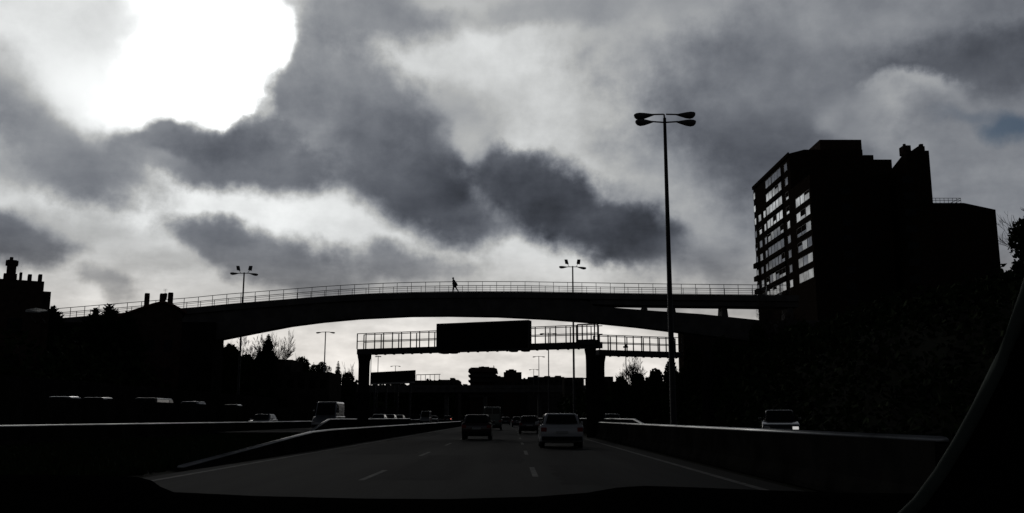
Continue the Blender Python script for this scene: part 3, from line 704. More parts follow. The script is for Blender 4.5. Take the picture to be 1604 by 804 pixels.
# --- house with chimneys in front of the bridge's left end
TH = R(24); piv, lx, lz = turned(294, 98, TH)
hs = empty('house', (piv.x, piv.y, 0), 'gabled house with three stubby chimneys in front of the footbridge', 'building'); hs.rotation_euler = (0, 0, TH)
o_ = [(lx(186), lz(186, 494)), (lx(222), lz(222, 481)), (lx(240), lz(240, 475)), (lx(256), lz(256, 471)), (lx(273), lz(273, 477)), (lx(294), lz(294, 488.5))]
mb = MB(); mb.prism([(o_[0][0] + .4, 0), (-.4, 0), (-.4, o_[5][1] - .25)] + [(x, z - .24) for x, z in o_[::-1][1:5]] + [(o_[0][0] + .4, o_[0][1] - .1)], .3, 7.5); mb.build('wall', brick, hs, local=True)
mb = MB(); mb.prism(o_ + [(x, z - .22) for x, z in o_[::-1]], -.1, 7.8); rf = mb.build('roof', tile, hs, local=True)
for pa, pb_, pt, pbm in ((227.5, 235.5, 458, 483), (251.5, 259.5, 458.5, 474), (264.5, 272.5, 457, 477)):
    mb = MB(); mb.box(lx(pa, pt), lx(pb_, pt), .5, 1.3, lz(pb_, pbm) - .6, lz(pa, pt))
    if pa == 251.5:
        c = lx(260, 461); mb.tube([(c, .8, lz(260, 465)), (c + .02, .8, lz(260, 458))], .2, 6); mb.tube([(c - .1, .8, lz(260, 470)), (c + .05, .8, lz(260, 464))], .18, 6)
    mb.build('chimney', brick, rf, bevel=.08, local=True)
c = lx(260, 452); zz_ = lz(260, 451.5)
mb = MB(); mb.tube([(c, .9, o_[3][1] - .2), (c, .9, zz_)], .018, 4)
for dz_ in (0, -.18): mb.tube([(c - .2, .9, zz_ + dz_), (c + .2, .9, zz_ + dz_)], .018, 4)
mb.build('aerial', steel, rf, local=True)
for r_ in range(3):
    for k in range(4):
        x = o_[0][0] + 1.2 + k * 1.75; mb = MB(); mb.box(x, x + .8, .25, .295, 2.3 + r_ * 2.9, 3.6 + r_ * 2.9); mb.build('window', dglass, hs, local=True)

# --- low building left, under the bridge
def simple_building(name, label, px0, px1, pyt, Y0, depth, m=render_, z0=0, roofbits=(), wins=None, cat='building', group=None):
    r_ = empty(name, (X_((px0 + px1) / 2, Y0), Y0, z0), label, cat, group)
    mb = MB(); x0, x1, z = block(mb, px0, px1, pyt, Y0, Y0 + depth, z0); mb.build('wall', m, r_)
    for pa, pb_, pt in roofbits:
        mb = MB(); block(mb, pa, pb_, pt, Y0 + .8, Y0 + depth * .5, z - .3); mb.build('roof_structure', m, r_)
    if wins:
        nr, ncol, fh = wins
        for i in range(nr):
            for j in range(ncol):
                xw = x0 + (x1 - x0) * (j + .5) / ncol; ww = (x1 - x0) / ncol * .28; zz = z - 2.4 - i * fh
                mb = MB(); mb.box(xw - ww, xw + ww, Y0 - .06, Y0 - .004, zz, zz + fh * .42); mb.build('window', dglass, r_)
    return r_, x0, x1, z
simple_building('flat_roofed_building', 'low flat-roofed building beside the bare trees under the footbridge', 370, 457, 563.5, 160, 14, wins=(1, 6, 3), roofbits=((372, 440, 562.6),))
simple_building('long_building', 'long low building below the small round trees on the left', 395, 516, 583, 140, 10, wins=(1, 7, 3))
# skyline
SK = 'apartment blocks on the skyline'
# octagonal-looking tower with balconies
st = empty('balcony_tower', (X_(757, 420), 425, 0), 'broad tower block with stepped balcony slabs, widest on the skyline', 'building', SK)
mb = MB(); x0, x1, z = block(mb, 736.5, 776, 577.5, 420, 440, 0); mb.build('wall', brick, st)
mb = MB(); zt_ = Z_(576.5, 420); 
mb.prism([(X_(733.5, 419), Z_(583, 419)), (X_(779.5, 419), Z_(583, 419)), (X_(778.5, 419), Z_(578, 419)), (X_(774, 419), Z_(576, 419)), (X_(738, 419), Z_(576, 419)), (X_(734.5, 419), Z_(578.5, 419))], 418, 438); mb.build('roof_housing', brick, st)
for i in range(5):
    mb = MB(); zz = Z_(583, 419) - 1.2 - i * 2.3; mb.box(X_(734, 419), X_(779, 419), 418, 441, zz - .9, zz); mb.build('balcony', render_, st)
for a, b_, t in ((750, 766, 574.6), (754, 758, 574), (773, 773.6, 572.5)):
    mb = MB(); block(mb, a, b_, t, 421, 430, zt_ - .3); mb.build('roof_structure', brick, st)
simple_building('apartment_block', 'narrower block with a raised roof box right of the broad skyline tower', 789, 817, 583, 400, 20, brick, 0, ((792, 809, 580), (797, 805, 578.5)), (2, 4, 3), group=SK)
simple_building('apartment_block', 'low stepped block between the two skyline towers', 776, 792, 590.3, 410, 20, render_, 0, ((779, 784, 589),), group=SK)
simple_building('apartment_block', 'long rooftop row with a small dish behind the distant lamp posts', 827, 884, 590.5, 380, 20, render_, 0, ((836, 843, 588.3), (853, 862, 589), (870, 879, 588.6)), (2, 7, 3), group=SK)
simple_building('apartment_block', 'low roofs dipping just left of the distant lamp posts', 816, 829, 593.5, 390, 20, render_, 0, ((820, 823, 592),), group=SK)
simple_building('apartment_block', 'box-shaped block touching the lamp post left of the right gantry column', 884, 913.5, 591.5, 260, 12, render_, 0, (), (1, 4, 3), group=SK)
simple_building('apartment_block', 'box-shaped block immediately right of the right gantry column', 940, 960.5, 590, 200, 12, render_, 0, (), (1, 3, 3), group=SK)
simple_building('apartment_block', 'block with a square roof hut left of the sky dip on the skyline', 690, 718, 595, 330, 20, render_, 0, ((705, 711.5, 592),), (2, 4, 3), group=SK)
simple_building('apartment_block', 'wide low building under the railing frame on the left skyline', 645, 695, 596, 340, 20, render_, 0, (), group=SK)
# linking overpass far away (closes the gap above the road)
ov = empty('overpass', (0, 300, 0), 'distant dark road overpass closing the view above our road', 'bridge')
mb = MB(); a, b_ = X_(380, 300), X_(1090, 300); zz = Z_(606, 300); mb.box(a, b_, 300, 312, zz - 1.8, zz); mb.build('deck', dconc, ov)
mb = MB(); mb.box(a, b_, 299.8, 300, zz - .5, zz + .5); mb.build('parapet', dconc, ov)
for px in (700, 760, 845, 900): x = X_(px, 305); mb = MB(); mb.box(x - .6, x + .6, 304, 308, 0, zz - 1.8); mb.build('pier', dconc, ov)
fz = P(918, 593, 230); root = empty('roof_frame', (fz.x, 230, 0), 'small open metal frame beside the right gantry column', 'frame')
mb = MB()
for px in (914, 917.5, 921): c = P(px, 601, 230); mb.tube([(c.x, 230, 0), (c.x, 230, fz.z)], .12, 5)
mb.box(P(912, 593, 230).x, P(923, 593, 230).x, 229.8, 230.2, fz.z - .15, fz.z + .15); mb.build('frame_bars', steel, root)
# billboard
bbx = empty('billboard', (X_(616, 200), 200, 0), 'large dark billboard between the left gantry column and the skyline', 'billboard')
A = P(580.5, 583.5, 205); B = P(650, 581, 195); zb0 = Z_(599, 200)
mb = MB(); mb.hexa([(A.x, A.y, zb0), (B.x, B.y, zb0), (B.x + .1, B.y + .5, zb0), (A.x + .1, A.y + .5, zb0)], [(A.x, A.y, A.z), (B.x, B.y, A.z), (B.x + .1, B.y + .5, A.z), (A.x + .1, A.y + .5, A.z)]); mb.build('panel', sign_black, bbx)
mb = MB(); mb.hexa([(A.x, A.y - .1, zb0 - .35), (B.x, B.y - .1, zb0 - .35), (B.x, B.y + .6, zb0 - .35), (A.x, A.y + .6, zb0 - .35)], [(A.x, A.y - .1, zb0 - .01), (B.x, B.y - .1, zb0 - .01), (B.x, B.y + .6, zb0 - .01), (A.x, A.y + .6, zb0 - .01)]); mb.build('catwalk', concrete, bbx)
for t in (.1, .37, .63, .9): c = A.lerp(B, t); mb = MB(); mb.box(c.x - .2, c.x + .2, c.y + .2, c.y + .5, 0, zb0 - .35); mb.build('post', steel, bbx)
# rail frame on the roofs
rf2 = empty('roof_railing', (X_(670, 339), 339, 0), 'thin metal railing frame standing above the trees right of the billboard', 'railing')
mb = MB(); c0, c1 = P(652, 587.3, 339), P(690, 586.5, 339); mb.tube([c0, c1], .13, 5); mb.build('rail', steel, rf2)
for i in range(6): x = c0.x + (c1.x - c0.x) * i / 5 * .95; mb = MB(); mb.tube([(x, 339, Z_(598, 339)), (x, 339, c0.z)], .1, 5); mb.build('post', steel, rf2)

# ================================================================== VEGETATION
def bare_tree(px, pytop, pybase, Y, label, seed, spread=.5, depth=5, name='bare_tree', group='leafless trees', base=None, r=None, dens=3, thin=1.0, hw=None):
    rr = random.Random(seed); top = P(px, pytop, Y); bz = P(px, pybase, Y).z if base is None else base
    H = top.z - bz; root = empty(name, (top.x, Y, bz), label, 'tree', group)
    tr, cr = MB(), MB(); r = r or H * .022
    def grow(p, d, ln, rad, k):
        q_ = p + d * ln; mid = p.lerp(q_, .5) + Vector((rr.uniform(-1, 1), rr.uniform(-1, 1), rr.uniform(-1, 1))) * ln * .06
        (tr if k == 0 else cr).tube([p, mid, q_], [rad, rad * .85, rad * .68], 6 if k < 2 else 3, cap=False)
        if k >= depth: return
        nb = dens if k < 2 else rr.choice([2, 3])
        for i in range(nb):
            a = rr.uniform(0, 2 * math.pi); s_ = rr.uniform(.35, 1.0) * spread
            nd = (d + Vector((math.cos(a), math.sin(a), rr.uniform(-.05, .35))) * s_ * 1.3).normalized()
            st_ = p.lerp(q_, rr.uniform(.55, 1.0) if i else 1.0)
            grow(st_, nd, ln * rr.uniform(.62, .88), max(rad * .58, .016 * thin), k + 1)
    tot = sum(.76 ** k for k in range(depth + 1)) * .78
    grow(Vector((0, 0, 0)), Vector((0, 0, 1)), H / tot, r, 0)
    hh = max(v[2] for v in cr.v); k_ = H / hh
    ex = sorted(abs(v[0]) for v in cr.v)[int(len(cr.v) * .985)]; kx = k_ if hw is None else (hw / F_PX * Y) / ex
    for mb_ in (tr, cr): mb_.v = [(a * kx, b_ * kx, c * k_) for a, b_, c in mb_.v]
    tr.build('trunk', bark, root, local=True); cr.build('crown', bark, root, local=True); return root
def leaves(mb, rr, c, rad, n, size):
    for _ in range(n):
        while True:
            p = Vector((rr.uniform(-1, 1), rr.uniform(-1, 1), rr.uniform(-1, 1)))
            if p.length <= 1: break
        if rr.random() < .5: p = p.normalized() * rr.uniform(.8, 1.0) * (1 + .16 * math.sin(p.x * 9 + c[0]) * math.sin(p.z * 8 + c[2] * 3) + rr.uniform(-.04, .14))
        p = Vector((c[0] + p.x * rad[0], c[1] + p.y * rad[1], c[2] + p.z * rad[2]))
        a = Vector((rr.uniform(-1, 1), rr.uniform(-1, 1), rr.uniform(-1, 1))).normalized(); b_ = a.cross(Vector((rr.uniform(-1, 1), rr.uniform(-1, 1), rr.uniform(-1, 1)))).normalized()
        s_ = size * rr.uniform(.6, 1.4)
        mb.add([p - a * s_, p + b_ * s_ * .6, p + a * s_, p - b_ * s_ * .6], [(0, 1, 2, 3)])
def bush(px, pytop, Y, hw, label, seed, name='shrub', cat='shrub', group='dark shrubs and round trees', base=0, m=None, tall=1.0, n=900, lobes=6, size=None, thin_top=False):
    n = int(n * 1.8); rr = random.Random(seed); t = P(px, pytop, Y); H = t.z - base; wv = hw / F_PX * Y
    root = empty(name, (t.x, Y, base), label, cat, group)
    tr = MB(); tr.tube([(0, 0, 0), (0, 0, H * .6)], [max(.1, H * .03), .05], 6); tr.build('trunk', bark, root, local=True)
    mb = MB(); sz = size or max(.12, wv * .12)
    if cat == 'tree': leaves(mb, rr, (0, 0, H - wv * 1.25), (wv * 1.05, wv * .9, wv * 1.15), n, sz)
    leaves(mb, rr, (0, 0, H * .45), (wv * .85, wv * .7, H * .42), n, sz)
    for i in range(lobes):
        f = i / max(1, lobes - 1); a = rr.uniform(0, 6.3); rl = wv * rr.uniform(.35, .6)
        zc = H * rr.uniform(.35, .85); x = math.cos(a) * wv * .6 * (1.1 - .5 * zc / H)
        leaves(mb, rr, (x, math.sin(a) * wv * .4, zc), (rl, rl * .8, rl * .9), n // 5, sz)
    leaves(mb, rr, (0, 0, H * .84), (wv * .5, wv * .4, H * .16), n // 4, sz)
    mb.build('crown', m or leaf, root, local=True); return root
def conifer(px, pytop, Y, hw, label, seed, base=0, tiers=14, name='conifer', sparse=False):
    rr = random.Random(seed); t = P(px, pytop, Y); H = t.z - base; wv = hw / F_PX * Y
    root = empty(name, (t.x, Y, base), label, 'tree', 'dark conifers')
    tr = MB(); tr.tube([(0, 0, 0), (0, 0, H * .97)], [H * .02 + .05, .03], 6); tr.build('trunk', bark, root, local=True)
    mb = MB()
    for i in range(tiers):
        f = i / tiers; z = H * (.12 + .86 * f); rad = wv * (min(1, (1 - f) * 3.0) ** .8 * rr.uniform(.8, 1.15) + .03)
        for k in range(30 if not sparse else 12):
            a = rr.uniform(0, 6.283); d = Vector((math.cos(a), math.sin(a), rr.uniform(-.35, .15) if not sparse else rr.uniform(.1, .7)))
            p0 = Vector((0, 0, z)); L_ = rad * rr.uniform(.7, 1.15); side = Vector((-math.sin(a), math.cos(a), 0))
            for s_ in range(5):
                c = p0 + d * L_ * (s_ + .5) / 5; ww = (L_ * .24 + .08) * (1.3 - s_ / 5)
                mb.add([c - d * L_ * .12 - side * ww, c + d * L_ * .16, c - d * L_ * .12 + side * ww, c - d * L_ * .05 + Vector((0, 0, -ww))], [(0, 1, 2), (0, 1, 3), (2, 1, 3)])
    mb.build('crown', leafd, root, local=True); return root
EXS = [15.6, 17, 19, 21, 23.5, 26, 29, 33, 45, 80, 160]; EZS = [.0, .35, 1.7, 3.2, 5.2, 7.0, 8.6, 9.6, 10.0, 10.3, 10.5]
def undergrowth(x0, x1, y0, y1, n, seed, size):
    rr = random.Random(seed); mb = MB()
    for _ in range(n):
        x, y = rr.uniform(x0, x1), y0 + (y1 - y0) * rr.random() ** 1.3
        k = 1.0 if y < 118 else max(.25, 1 - (y - 118) / 90)
        zt = interp(list(zip(EXS, EZS)), x) * k; f = rr.random()
        h = .9 + .7 * math.sin(x * .9 + y * .37) * math.sin(y * .6 - x * .3)
        z = zt + f * max(.2, h) * min(1.6, .4 + y / 70)
        a = Vector((rr.uniform(-1, 1), rr.uniform(-1, 1), rr.uniform(-1, 1))).normalized(); b_ = a.cross(Vector((rr.uniform(-1, 1), rr.uniform(-1, 1), rr.uniform(-1, 1)))).normalized()
        s_ = size * rr.uniform(.5, 1.5) * (.4 + y / 100); p = Vector((x, y, z)); mb.add([p - a * s_, p + b_ * s_ * .6, p + a * s_, p - b_ * s_ * .6], [(0, 1, 2, 3)])
    return stuff(mb.build('undergrowth', leaf))
def hedge(x0, x1, y0, y1, z0, z1, n, seed, name='hedge_growth', size=.28):
    rr = random.Random(seed); mb = MB()
    for _ in range(n):
        x, y = rr.uniform(x0, x1), rr.uniform(y0, y1); f = rr.random()
        zt = z1 * (.78 + .22 * math.sin(x * .7 + y * .31) * math.sin(y * .5 + x * .2)) + rr.uniform(-.2, .35)
        z = z0 + (zt - z0) * (f ** .5)
        a = Vector((rr.uniform(-1, 1), rr.uniform(-1, 1), rr.uniform(-1, 1))).normalized(); b_ = a.cross(Vector((rr.uniform(-1, 1), rr.uniform(-1, 1), rr.uniform(-1, 1)))).normalized()
        s_ = size * rr.uniform(.6, 1.5); p = Vector((x, y, z)); mb.add([p - a * s_, p + b_ * s_ * .7, p + a * s_, p - b_ * s_ * .7], [(0, 1, 2, 3)])
    return stuff(mb.build(name, leaf))
# bare trees left, under the bridge
bare_tree(372, 521, 590, 135, 'bare tree at the far left of the gap under the footbridge', 1, .85, 7, base=0, thin=2.6, hw=34)
bare_tree(400, 518, 590, 138, 'tall bare tree left of the dark conifer under the footbridge', 2, .85, 7, base=0, thin=2.6, hw=30)
bare_tree(436, 516, 590, 142, 'wide pale bare tree behind and right of the dark conifer', 3, .85, 7, base=0, thin=2.4, hw=30)
bare_tree(352, 530, 590, 130, 'thin bare tree against the edge of the footbridge abutment', 24, .5, 6, base=0, thin=1.8, hw=20)
conifer(421, 519, 134, 15, 'dark pointed conifer among the bare trees', 4, tiers=60)
conifer(407, 538, 133, 11, 'shorter dark conifer just left of the pointed one', 5, tiers=44)
bush(360, 541, 125, 30, 'broad dark shrub in front of the bare trees under the footbridge', 6, n=2200)
bush(386, 556, 126, 22, 'dark shrub below the conifers', 36, n=1800)
bush(473, 558.5, 170, 11, 'small round tree left of the twin-headed lamp post', 7, 'round_tree', 'tree', n=900)
bush(492, 571, 175, 8, 'low round tree nearest the left of the lamp post foot', 8, 'round_tree', 'tree', n=700)
bush(504, 567, 172, 8, 'round tree directly behind the twin-headed lamp post', 9, 'round_tree', 'tree', n=800)
bush(516, 573, 165, 8, 'low shrub just right of the twin-headed lamp post', 10, n=700)
conifer(530, 562, 168, 7, 'narrow upright conifer midway between lamp post and left gantry column', 12, tiers=40)
bush(545, 584, 160, 18, 'wide low shrub left of the left gantry column', 13, n=1400)
bush(482, 581, 158, 16, 'low shrub at the foot of the small round tree', 33, n=1200)
bare_tree(549, 566, 590, 172, 'slender bare sapling left of the left gantry column', 14, .25, 4, base=0, dens=2, thin=2)
bare_tree(537, 571, 590, 171, 'slender bare sapling beside the narrow upright tree', 15, .25, 4, base=0, dens=2, thin=2)
bare_tree(472, 553, 590, 171, 'fine bare twigs rising out of the small round tree', 16, .3, 4, base=0, dens=3, thin=1.6)
bare_tree(995, 552, 600, 150, 'wide bare tree under the shorter gantry on the right', 17, .85, 7, base=0, thin=2.4, dens=4, hw=24)
bare_tree(975, 562, 600, 149, 'low bare shrub left of the wide bare tree on the right', 27, .6, 5, base=0, thin=1.6, dens=3, hw=14)
# right bank shrubs
for i, (px, py, Y, hw, lb_) in enumerate([(972, 590, 118, 16, 'low shrub at the left foot of the right bank'), (1000, 586, 112, 20, 'shrub under the wide bare tree on the bank'), (1027, 578, 108, 20, 'shrub midway up the bank towards the tallest lamp post'), (1050, 566, 100, 18, 'highest dark shrub against the tallest lamp post'), (1085, 540, 100, 26, 'large dark shrub right of the tallest lamp post'), (1130, 528, 100, 30, 'large dark shrub under the arch foot'), (1185, 508, 100, 24, 'dark shrub at the right-hand landing of the footbridge')]):
    bush(px, py, Y, hw, lb_, 40 + i, n=1800, base=0)
bare_tree(1190, 444, 520, 105, 'bare tree spreading over the right end of the footbridge', 18, .8, 6, base=6, thin=1.3, dens=4, hw=26)
bare_tree(1226, 478, 540, 103, 'bare tree low against the foot of the apartment tower', 19, .7, 6, base=6, thin=1.3, dens=4, hw=30)
bare_tree(1618, 300, 560, 62, 'leaning bare tree with drooping twigs at the right edge of the view', 20, .75, 6, base=9, thin=1.0, dens=4, r=.16, hw=52)
bush(1598, 425, 66, 34, 'dark shrub at the right edge below the bare tree', 21, n=1800, base=9, size=.16)
bush(1616, 335, 60, 34, 'dark ragged evergreen at the right edge beside the tower', 29, 'evergreen_tree', 'tree', n=650, base=9, size=.15)
# left trees
bare_tree(22, 396, 500, 92, 'sparse tree showing above the roof of the left-hand building', 22, .6, 6, base=0, thin=1.2, dens=4, hw=17)
for i, (px, py, hw, lb_) in enumerate([(172, 470, 12, 'spiky conifer left of the chimneyed house'), (150, 477, 12, 'spiky conifer, leftmost of the pair before the railing'), (200, 482, 12, 'low spiky conifer touching the roof of the chimneyed house'), (84, 474, 12, 'spiky conifer poking out from behind the left-hand building')]):
    conifer(px, py, 96 if px > 90 else 92, hw * 2.5, lb_, 50 + i, tiers=44, sparse=True)
stuff(hedge(-60, -34.2, 60, 97, 0, 8.2, 9000, 61)); stuff(hedge(-38, -34.3, 5, 60, 0, 5.5, 5000, 62, size=.2))
stuff(hedge(-60, -34.3, 118, 290, 0, 6.5, 7000, 63, size=.5))
def grass(x0, x1, y0, y1, n, seed, h):
    rr = random.Random(seed); mb = MB()
    for _ in range(n):
        y = y0 + (y1 - y0) * rr.random() ** 1.6; x = rr.uniform(x0, x1); a = rr.uniform(0, 3.14); w_ = rr.uniform(.03, .08) * (.6 + y / 40); hh = h * rr.uniform(.4, 1.2)
        c_, s_ = math.cos(a) * w_, math.sin(a) * w_; lx_, ly_ = rr.uniform(-.1, .1), rr.uniform(-.1, .1)
        mb.add([(x - c_, y - s_, -.03), (x + c_, y + s_, -.03), (x + c_ * .3 + lx_, y + s_ * .3 + ly_, hh), (x - c_ * .3 + lx_, y - s_ * .3 + ly_, hh)], [(0, 1, 2, 3)])
    return stuff(mb.build('verge_grass', leaf))
grass(-20.7, -8.7, 9, 66, 26000, 71, .22); grass(5.95, 8.1, 14, 60, 3500, 72, .2)
undergrowth(16.2, 50, 22, 150, 42000, 64, .24)
stuff(hedge(-160, 60, 430, 440, 0, 17, 9000, 66, 'far_woodland', 1.6)); stuff(hedge(-90, -20, 320, 328, 0, 14.8, 6000, 67, 'far_woodland', .7))
stuff(hedge(14, 60, 175, 290, 0, 8, 7000, 68, 'far_woodland', .8))

# ================================================================== VEHICLES
def make_car(kind='hatch', paint_k='white', L_=4.2, Wd=1.76, Ht=1.48, lit=None, light_m=None):
    """local frame: rear at y=0, front at y=L, wheels on z=0"""
    root = bpy.data.objects.new('parked_car' if False else 'car', None); C.objects.link(root); ORG[root.name] = (0, 0, 0)
    hw = Wd / 2; belt = Ht * .64; pm_ = PAINTS[paint_k]
    def arch(yc, r=.36):
        return [(yc + r * math.cos(a), .30 + r * math.sin(a)) for a in [math.pi - math.pi * i / 8 for i in range(9)]]
    ra, fa = L_ * .19, L_ * .81
    hood = .95 if kind != 'van' else 1.15
    prof = [(.06, .28)] + [(ra - .36, .24)] + arch(ra) + [(ra + .36, .2)] + [(fa - .36, .2)] + arch(fa) + [(L_ - .05, .24), (L_, .45), (L_ - .03, .66), (L_ - .25, .80)]
    if kind == 'van':
        prof += [(L_ - .75, 1.05), (L_ - .95, 1.12), (.03, 1.12), (0, .6)]
    else:
        prof += [(L_ * .76, belt - .03), (L_ * .70, belt + .01), (.12, belt + .04), (.0, belt - .10), (-.03, .62), (.0, .42)]
    mb = MB(); mb.prism(prof, -hw, hw, 'x')
    if kind == 'van': lo = [(.03, 1.12), (L_ - .9, 1.12)]; hi = [(.06, Ht), (L_ - 1.5, Ht)]
    elif kind == 'sedan': lo = [(.45, belt + .03), (L_ * .72, belt)]; hi = [(1.05, Ht - .03), (L_ * .52, Ht)]
    else: lo = [(.13, belt + .03), (L_ * .72, belt)]; hi = [(.52, Ht - .02), (L_ * .54, Ht)]
    wl, wh = hw * .965, hw * (.76 if kind != 'van' else .88)
    (y0, z0), (y1, z1) = lo; (y2, z2_), (y3, z3) = hi
    lov = [(-wl, y0, z0), (wl, y0, z0), (wl, y1, z1), (-wl, y1, z1)]; hiv = [(-wh, y2, z2_), (wh, y2, z2_), (wh, y3, z3), (-wh, y3, z3)]
    mid = []
    cb_ = MB(); cb_.hexa([(x, y, z - .3) for x, y, z in lov], hiv)
    t1 = mb.build('tmp', pm_, None, bevel=.06); t2 = cb_.build('tmp', pm_, None, bevel=.13); t2.modifiers[0].segments = 5
    dg = bpy.context.evaluated_depsgraph_get(); mb = MB()
    for t_ in (t1, t2):
        ev = t_.evaluated_get(dg); me_ = ev.to_mesh(); mb.add([v.co[:] for v in me_.vertices], [tuple(p.vertices) for p in me_.polygons], True); ev.to_mesh_clear()
    for t_ in (t1, t2): bpy.data.objects.remove(t_)
    body = mb.build('body', pm_, root, local=True)
    for p in body.data.polygons: p.use_smooth = True
    wn = body.modifiers.new('wn', 'WEIGHTED_NORMAL'); wn.keep_sharp = False
    def face(a, b_, c, d, u0, u1, v0, v1, off, name, m, thick=.012):
        a, b_, c, d = map(Vector, (a, b_, c, d)); nn = (b_ - a).cross(d - a).normalized()
        def pt(u, v): return a.lerp(b_, u).lerp(d.lerp(c, u), v)
        q_ = [pt(u0, v0), pt(u1, v0), pt(u1, v1), pt(u0, v1)]
        mb = MB(); mb.hexa([p + nn * (off - thick) for p in q_], [p + nn * off for p in q_]); return mb.build(name, m, root, bevel=.004, local=True)
    A, B_, C_, D = lov; A2, B2, C2, D2 = hiv
    if kind != 'van':
        face(A, B_, B2, A2, .10, .90, .10, .86, .012, 'rear_window', carglass); face(C_, D, D2, C2, .07, .93, .06, .92, .012, 'windscreen', carglass)
        for s in ((D, A, A2, D2), (B_, C_, C2, B2)):
            face(*s, .07, .47, .12, .86, .012, 'side_window', carglass); face(*s, .51, .92, .12, .86, .012, 'side_window', carglass)
    else:
        face(A, B_, B2, A2, .08, .47, .45, .88, .012, 'rear_window', carglass); face(A, B_, B2, A2, .53, .92, .45, .88, .012, 'rear_window', carglass)
        face(C_, D, D2, C2, .07, .93, .08, .90, .012, 'windscreen', carglass)
        face(D, A, A2, D2, .04, .26, .25, .85, .012, 'side_window', carglass); face(B_, C_, C2, B2, .74, .96, .25, .85, .012, 'side_window', carglass)
    for s in (-1, 1):
        for yc in (ra, fa):
            mb = MB(); mb.tube([(s * (hw - .20), yc, .31), (s * (hw - .0), yc, .31)], .31, 18)
            wh_ = mb.build('wheel', rubber, root, local=True)
            mb = MB(); mb.tube([(s * (hw - .02), yc, .31), (s * (hw + .008), yc, .31)], [.20, .17], 12); mb.build('rim', rimm, wh_, local=True)
        zl_ = belt - .12 if kind != 'van' else 1.0
        mb = MB(); mb.box(s * hw - (.26 if s > 0 else -.02), s * hw + (-.02 + .0 if s > 0 else .26), -.035, .08, zl_ - .14, zl_ + .04)
        tl = mb.build('tail_light', light_m if (light_m and lit == 'tail' and s > 0) else redl, root, bevel=.02, local=True)
        mb = MB(); mb.box(s * hw - (.34 if s > 0 else -.06), s * hw + (-.06 if s > 0 else .34), L_ - .12, L_ + .0, .56, .70)
        mb.build('headlight', glint_lens if (lit == 'head' and s < 0) else headl, root, bevel=.02, local=True)
        mb = MB(); mb.box(s * hw + (0 if s > 0 else -.17), s * hw + (.17 if s > 0 else 0), y1 - .42, y1 - .30, belt + .02, belt + .16); mb.build('wing_mirror', pm_, root, bevel=.03, local=True)
    mb = MB(); mb.box(-hw * .94, hw * .94, -.055, .10, .33, .50); mb.build('rear_bumper', plastic, root, bevel=.03, local=True)
    mb = MB(); mb.box(-.26, .26, -.075, -.055, .62 if kind != 'van' else .55, .73 if kind != 'van' else .66); mb.build('number_plate', plate, root, local=True)
    mb = MB(); mb.box(-hw * .93, hw * .93, L_ - .05, L_ + .04, .26, .46); mb.build('front_bumper', plastic, root, bevel=.03, local=True)
    if kind != 'van':
        mb = MB(); mb.tube([(0, .62, Ht - .03), (0, .50, Ht + .17)], .008, 5); mb.build('aerial', plastic, root, local=True)
    return root
def place(o, x, y, z=0, rz=0, label='', cat='car', group='cars in the motorway traffic', name=None):
    o.location = (x, y, z); o.rotation_euler = (0, 0, rz); tag(o, label, cat, group)
    if name: o.name = name
    return o
G2 = 'cars on the left-hand carriageways'
white = make_car('hatch', 'white', 4.15, 1.84, 1.50); place(white, 2.15, 40.5, 0, 0, 'white hatchback ahead in the right lane, nearest car')
dark = make_car('hatch', 'red', 4.0, 1.74, 1.50); place(dark, -2.1, 55.5, 0, 0, 'dark hatchback with red tail lights ahead in the middle lane')
blk = make_car('hatch', 'black', 4.1, 1.72, 1.48); place(blk, 1.45, 78, 0, 0, 'black car with a pale roof edge just left of the white hatchback')
gv = make_car('van', 'green', 5.6, 1.95, 2.45); place(gv, -2.1, 100, 0, 0, 'pale box van ahead, partly behind the dark hatchback', 'van', name='van')
gr = make_car('hatch', 'grey', 4.1, 1.74, 1.47); place(gr, .85, 135, 0, 0, 'small far-off grey car left of the black car')
place(copy_tree(blk), -1.2, 175, 0, 0, 'tiny distant black car in the middle of our road')
# oncoming and side traffic on the left
wn_ = copy_tree(white); place(wn_, -23.3, 90, .15, math.pi, 'pale car with a bright roof beyond the far left barrier', group=G2)
wv_ = make_car('van', 'silver', 5.0, 1.85, 2.3); place(wv_, -15.2, 80.5, .30, math.pi, 'pale van behind the angled left barrier', 'van', G2, name='van')
sil = make_car('sedan', 'silver', 4.5, 1.78, 1.46)
place(sil, -27.6, 56, 1.15, 0, 'silver saloon on the raised road, second from the left edge', group=G2)
bgv = make_car('van', 'black', 4.9, 1.9, 1.95); bgv.name = 'van'
place(bgv, -27.4, 44.5, .92, 0, 'grey minivan at the left edge, on the raised road', 'van', G2)
place(copy_tree(dark), -28.0, 62, 1.17, 0, 'dark hatchback on the raised road, third from the left edge', group=G2)
mpv = copy_tree(bgv); place(mpv, -27.8, 71, .85, 0, 'tall dark people carrier in the middle of the raised road', 'van', G2, name='van')
place(copy_tree(white), -27.2, 78.5, 1.19, 0, 'car with a gleaming white roof on the raised road', group=G2)
place(copy_tree(sil), -28.2, 93, 1.2, 0, 'silver saloon, rightmost car on the raised road', group=G2)
for i, (px, Y, rt, src, lb_, ct) in enumerate([(597, 121, .32, sil, 'silver saloon, leftmost of the row behind the angled barrier', 'car'), (613, 134, .32, blk, 'dark hatchback, middle of the row behind the angled barrier', 'car'), (627, 148, .32, sil, 'silver saloon, rightmost of the row behind the angled barrier', 'car'), (681, 200, .32, gr, 'grey car left of the car with the glowing red light', 'car')]):
    place(copy_tree(src), X_(px, Y, 655), Y, .30, math.pi, lb_, ct, G2)
place(copy_tree(wv_), X_(666, 180, 655), 184, .3, math.pi, 'distant pale van among the oncoming traffic', 'van', G2, name='van')
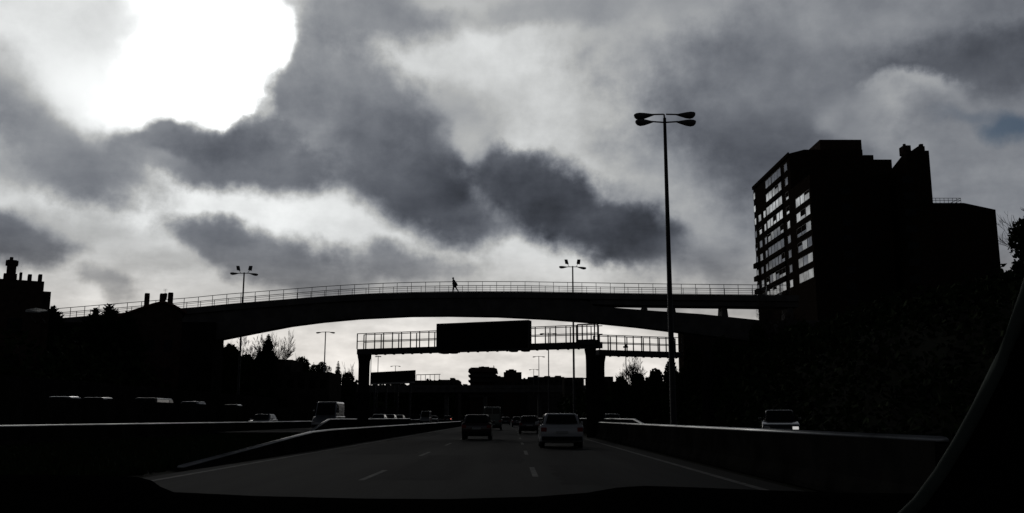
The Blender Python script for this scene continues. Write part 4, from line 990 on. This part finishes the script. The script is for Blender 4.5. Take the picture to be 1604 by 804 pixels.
bl = make_car('hatch', 'black', 4.1, 1.74, 1.48, lit='tail', light_m=redlit); place(bl, X_(702, 205, 655), 203, .3, 0, 'dark car with a glowing red tail light', group=G2)
# right side slip road
place(copy_tree(sil), X_(957, 92, 655), 90, .25, 0, 'silver saloon showing its roof over the right barrier', group='cars on the slip road')
rc = make_car('hatch', 'black', 4.0, 1.74, 1.50, lit='head'); place(rc, X_(1237, 47, 655), 49, .18, math.pi - .25, 'dark car on the slip road with a sun glint made as one glowing headlamp', group='cars on the slip road')

# ================================================================== OWN CAR
own = empty('car_interior', (0, .6, 1.0), 'black dashboard and curved right-hand windscreen pillar framing the view', 'car interior')
YD = .80
dl = [(-400, 742), (100, 744), (215, 747), (238, 753), (252, 763), (272, 771), (400, 777), (560, 781), (700, 782), (840, 778), (920, 772), (965, 764), (1010, 761), (1100, 764), (1200, 768), (1320, 772), (1700, 776), (2200, 776)]
vs = []
for px, py in dl:
    q = P(px, py, YD); vs += [(q.x, YD + .1, q.z - .25), (q.x, YD + .03, q.z - .012), (q.x, YD, q.z), (q.x, YD - .04, q.z - .003), (q.x * .9, .35, q.z - .09), (q.x * .85, .22, q.z - .35)]
n = len(dl); mb = MB(); mb.add(vs, [(i * 6 + k, i * 6 + k + 1, (i + 1) * 6 + k + 1, (i + 1) * 6 + k) for i in range(n - 1) for k in range(5)], True)
mb.build('dashboard', dash_m, own)
YP = .62
pl = [(1668, 250), (1636, 370), (1607, 465), (1588, 520), (1563, 578), (1533, 640), (1503, 695), (1472, 745), (1440, 788), (1405, 822), (1360, 850)]
ctr = [P(a, b_, YP) for a, b_ in pl]
mb = MB(); mb.tube(ctr, .0046, 12, sx=1.0); seal = mb.build('pillar_edge_trim', seal_m, own)
vs = []
for c in ctr: vs += [(c.x + .001, c.y, c.z), (c.x + .03, c.y - .06, c.z - .01), (c.x + .25, c.y - .12, c.z - .05), (c.x + .25, c.y + .0, c.z - .05)]
n = len(ctr); mb = MB(); mb.add(vs, [(i * 4 + k, i * 4 + (k + 1) % 4, (i + 1) * 4 + (k + 1) % 4, (i + 1) * 4 + k) for i in range(n - 1) for k in range(4)] + [(0, 1, 2, 3), (n * 4 - 4, n * 4 - 3, n * 4 - 2, n * 4 - 1)])
mb.build('windscreen_pillar', dash_m, own)
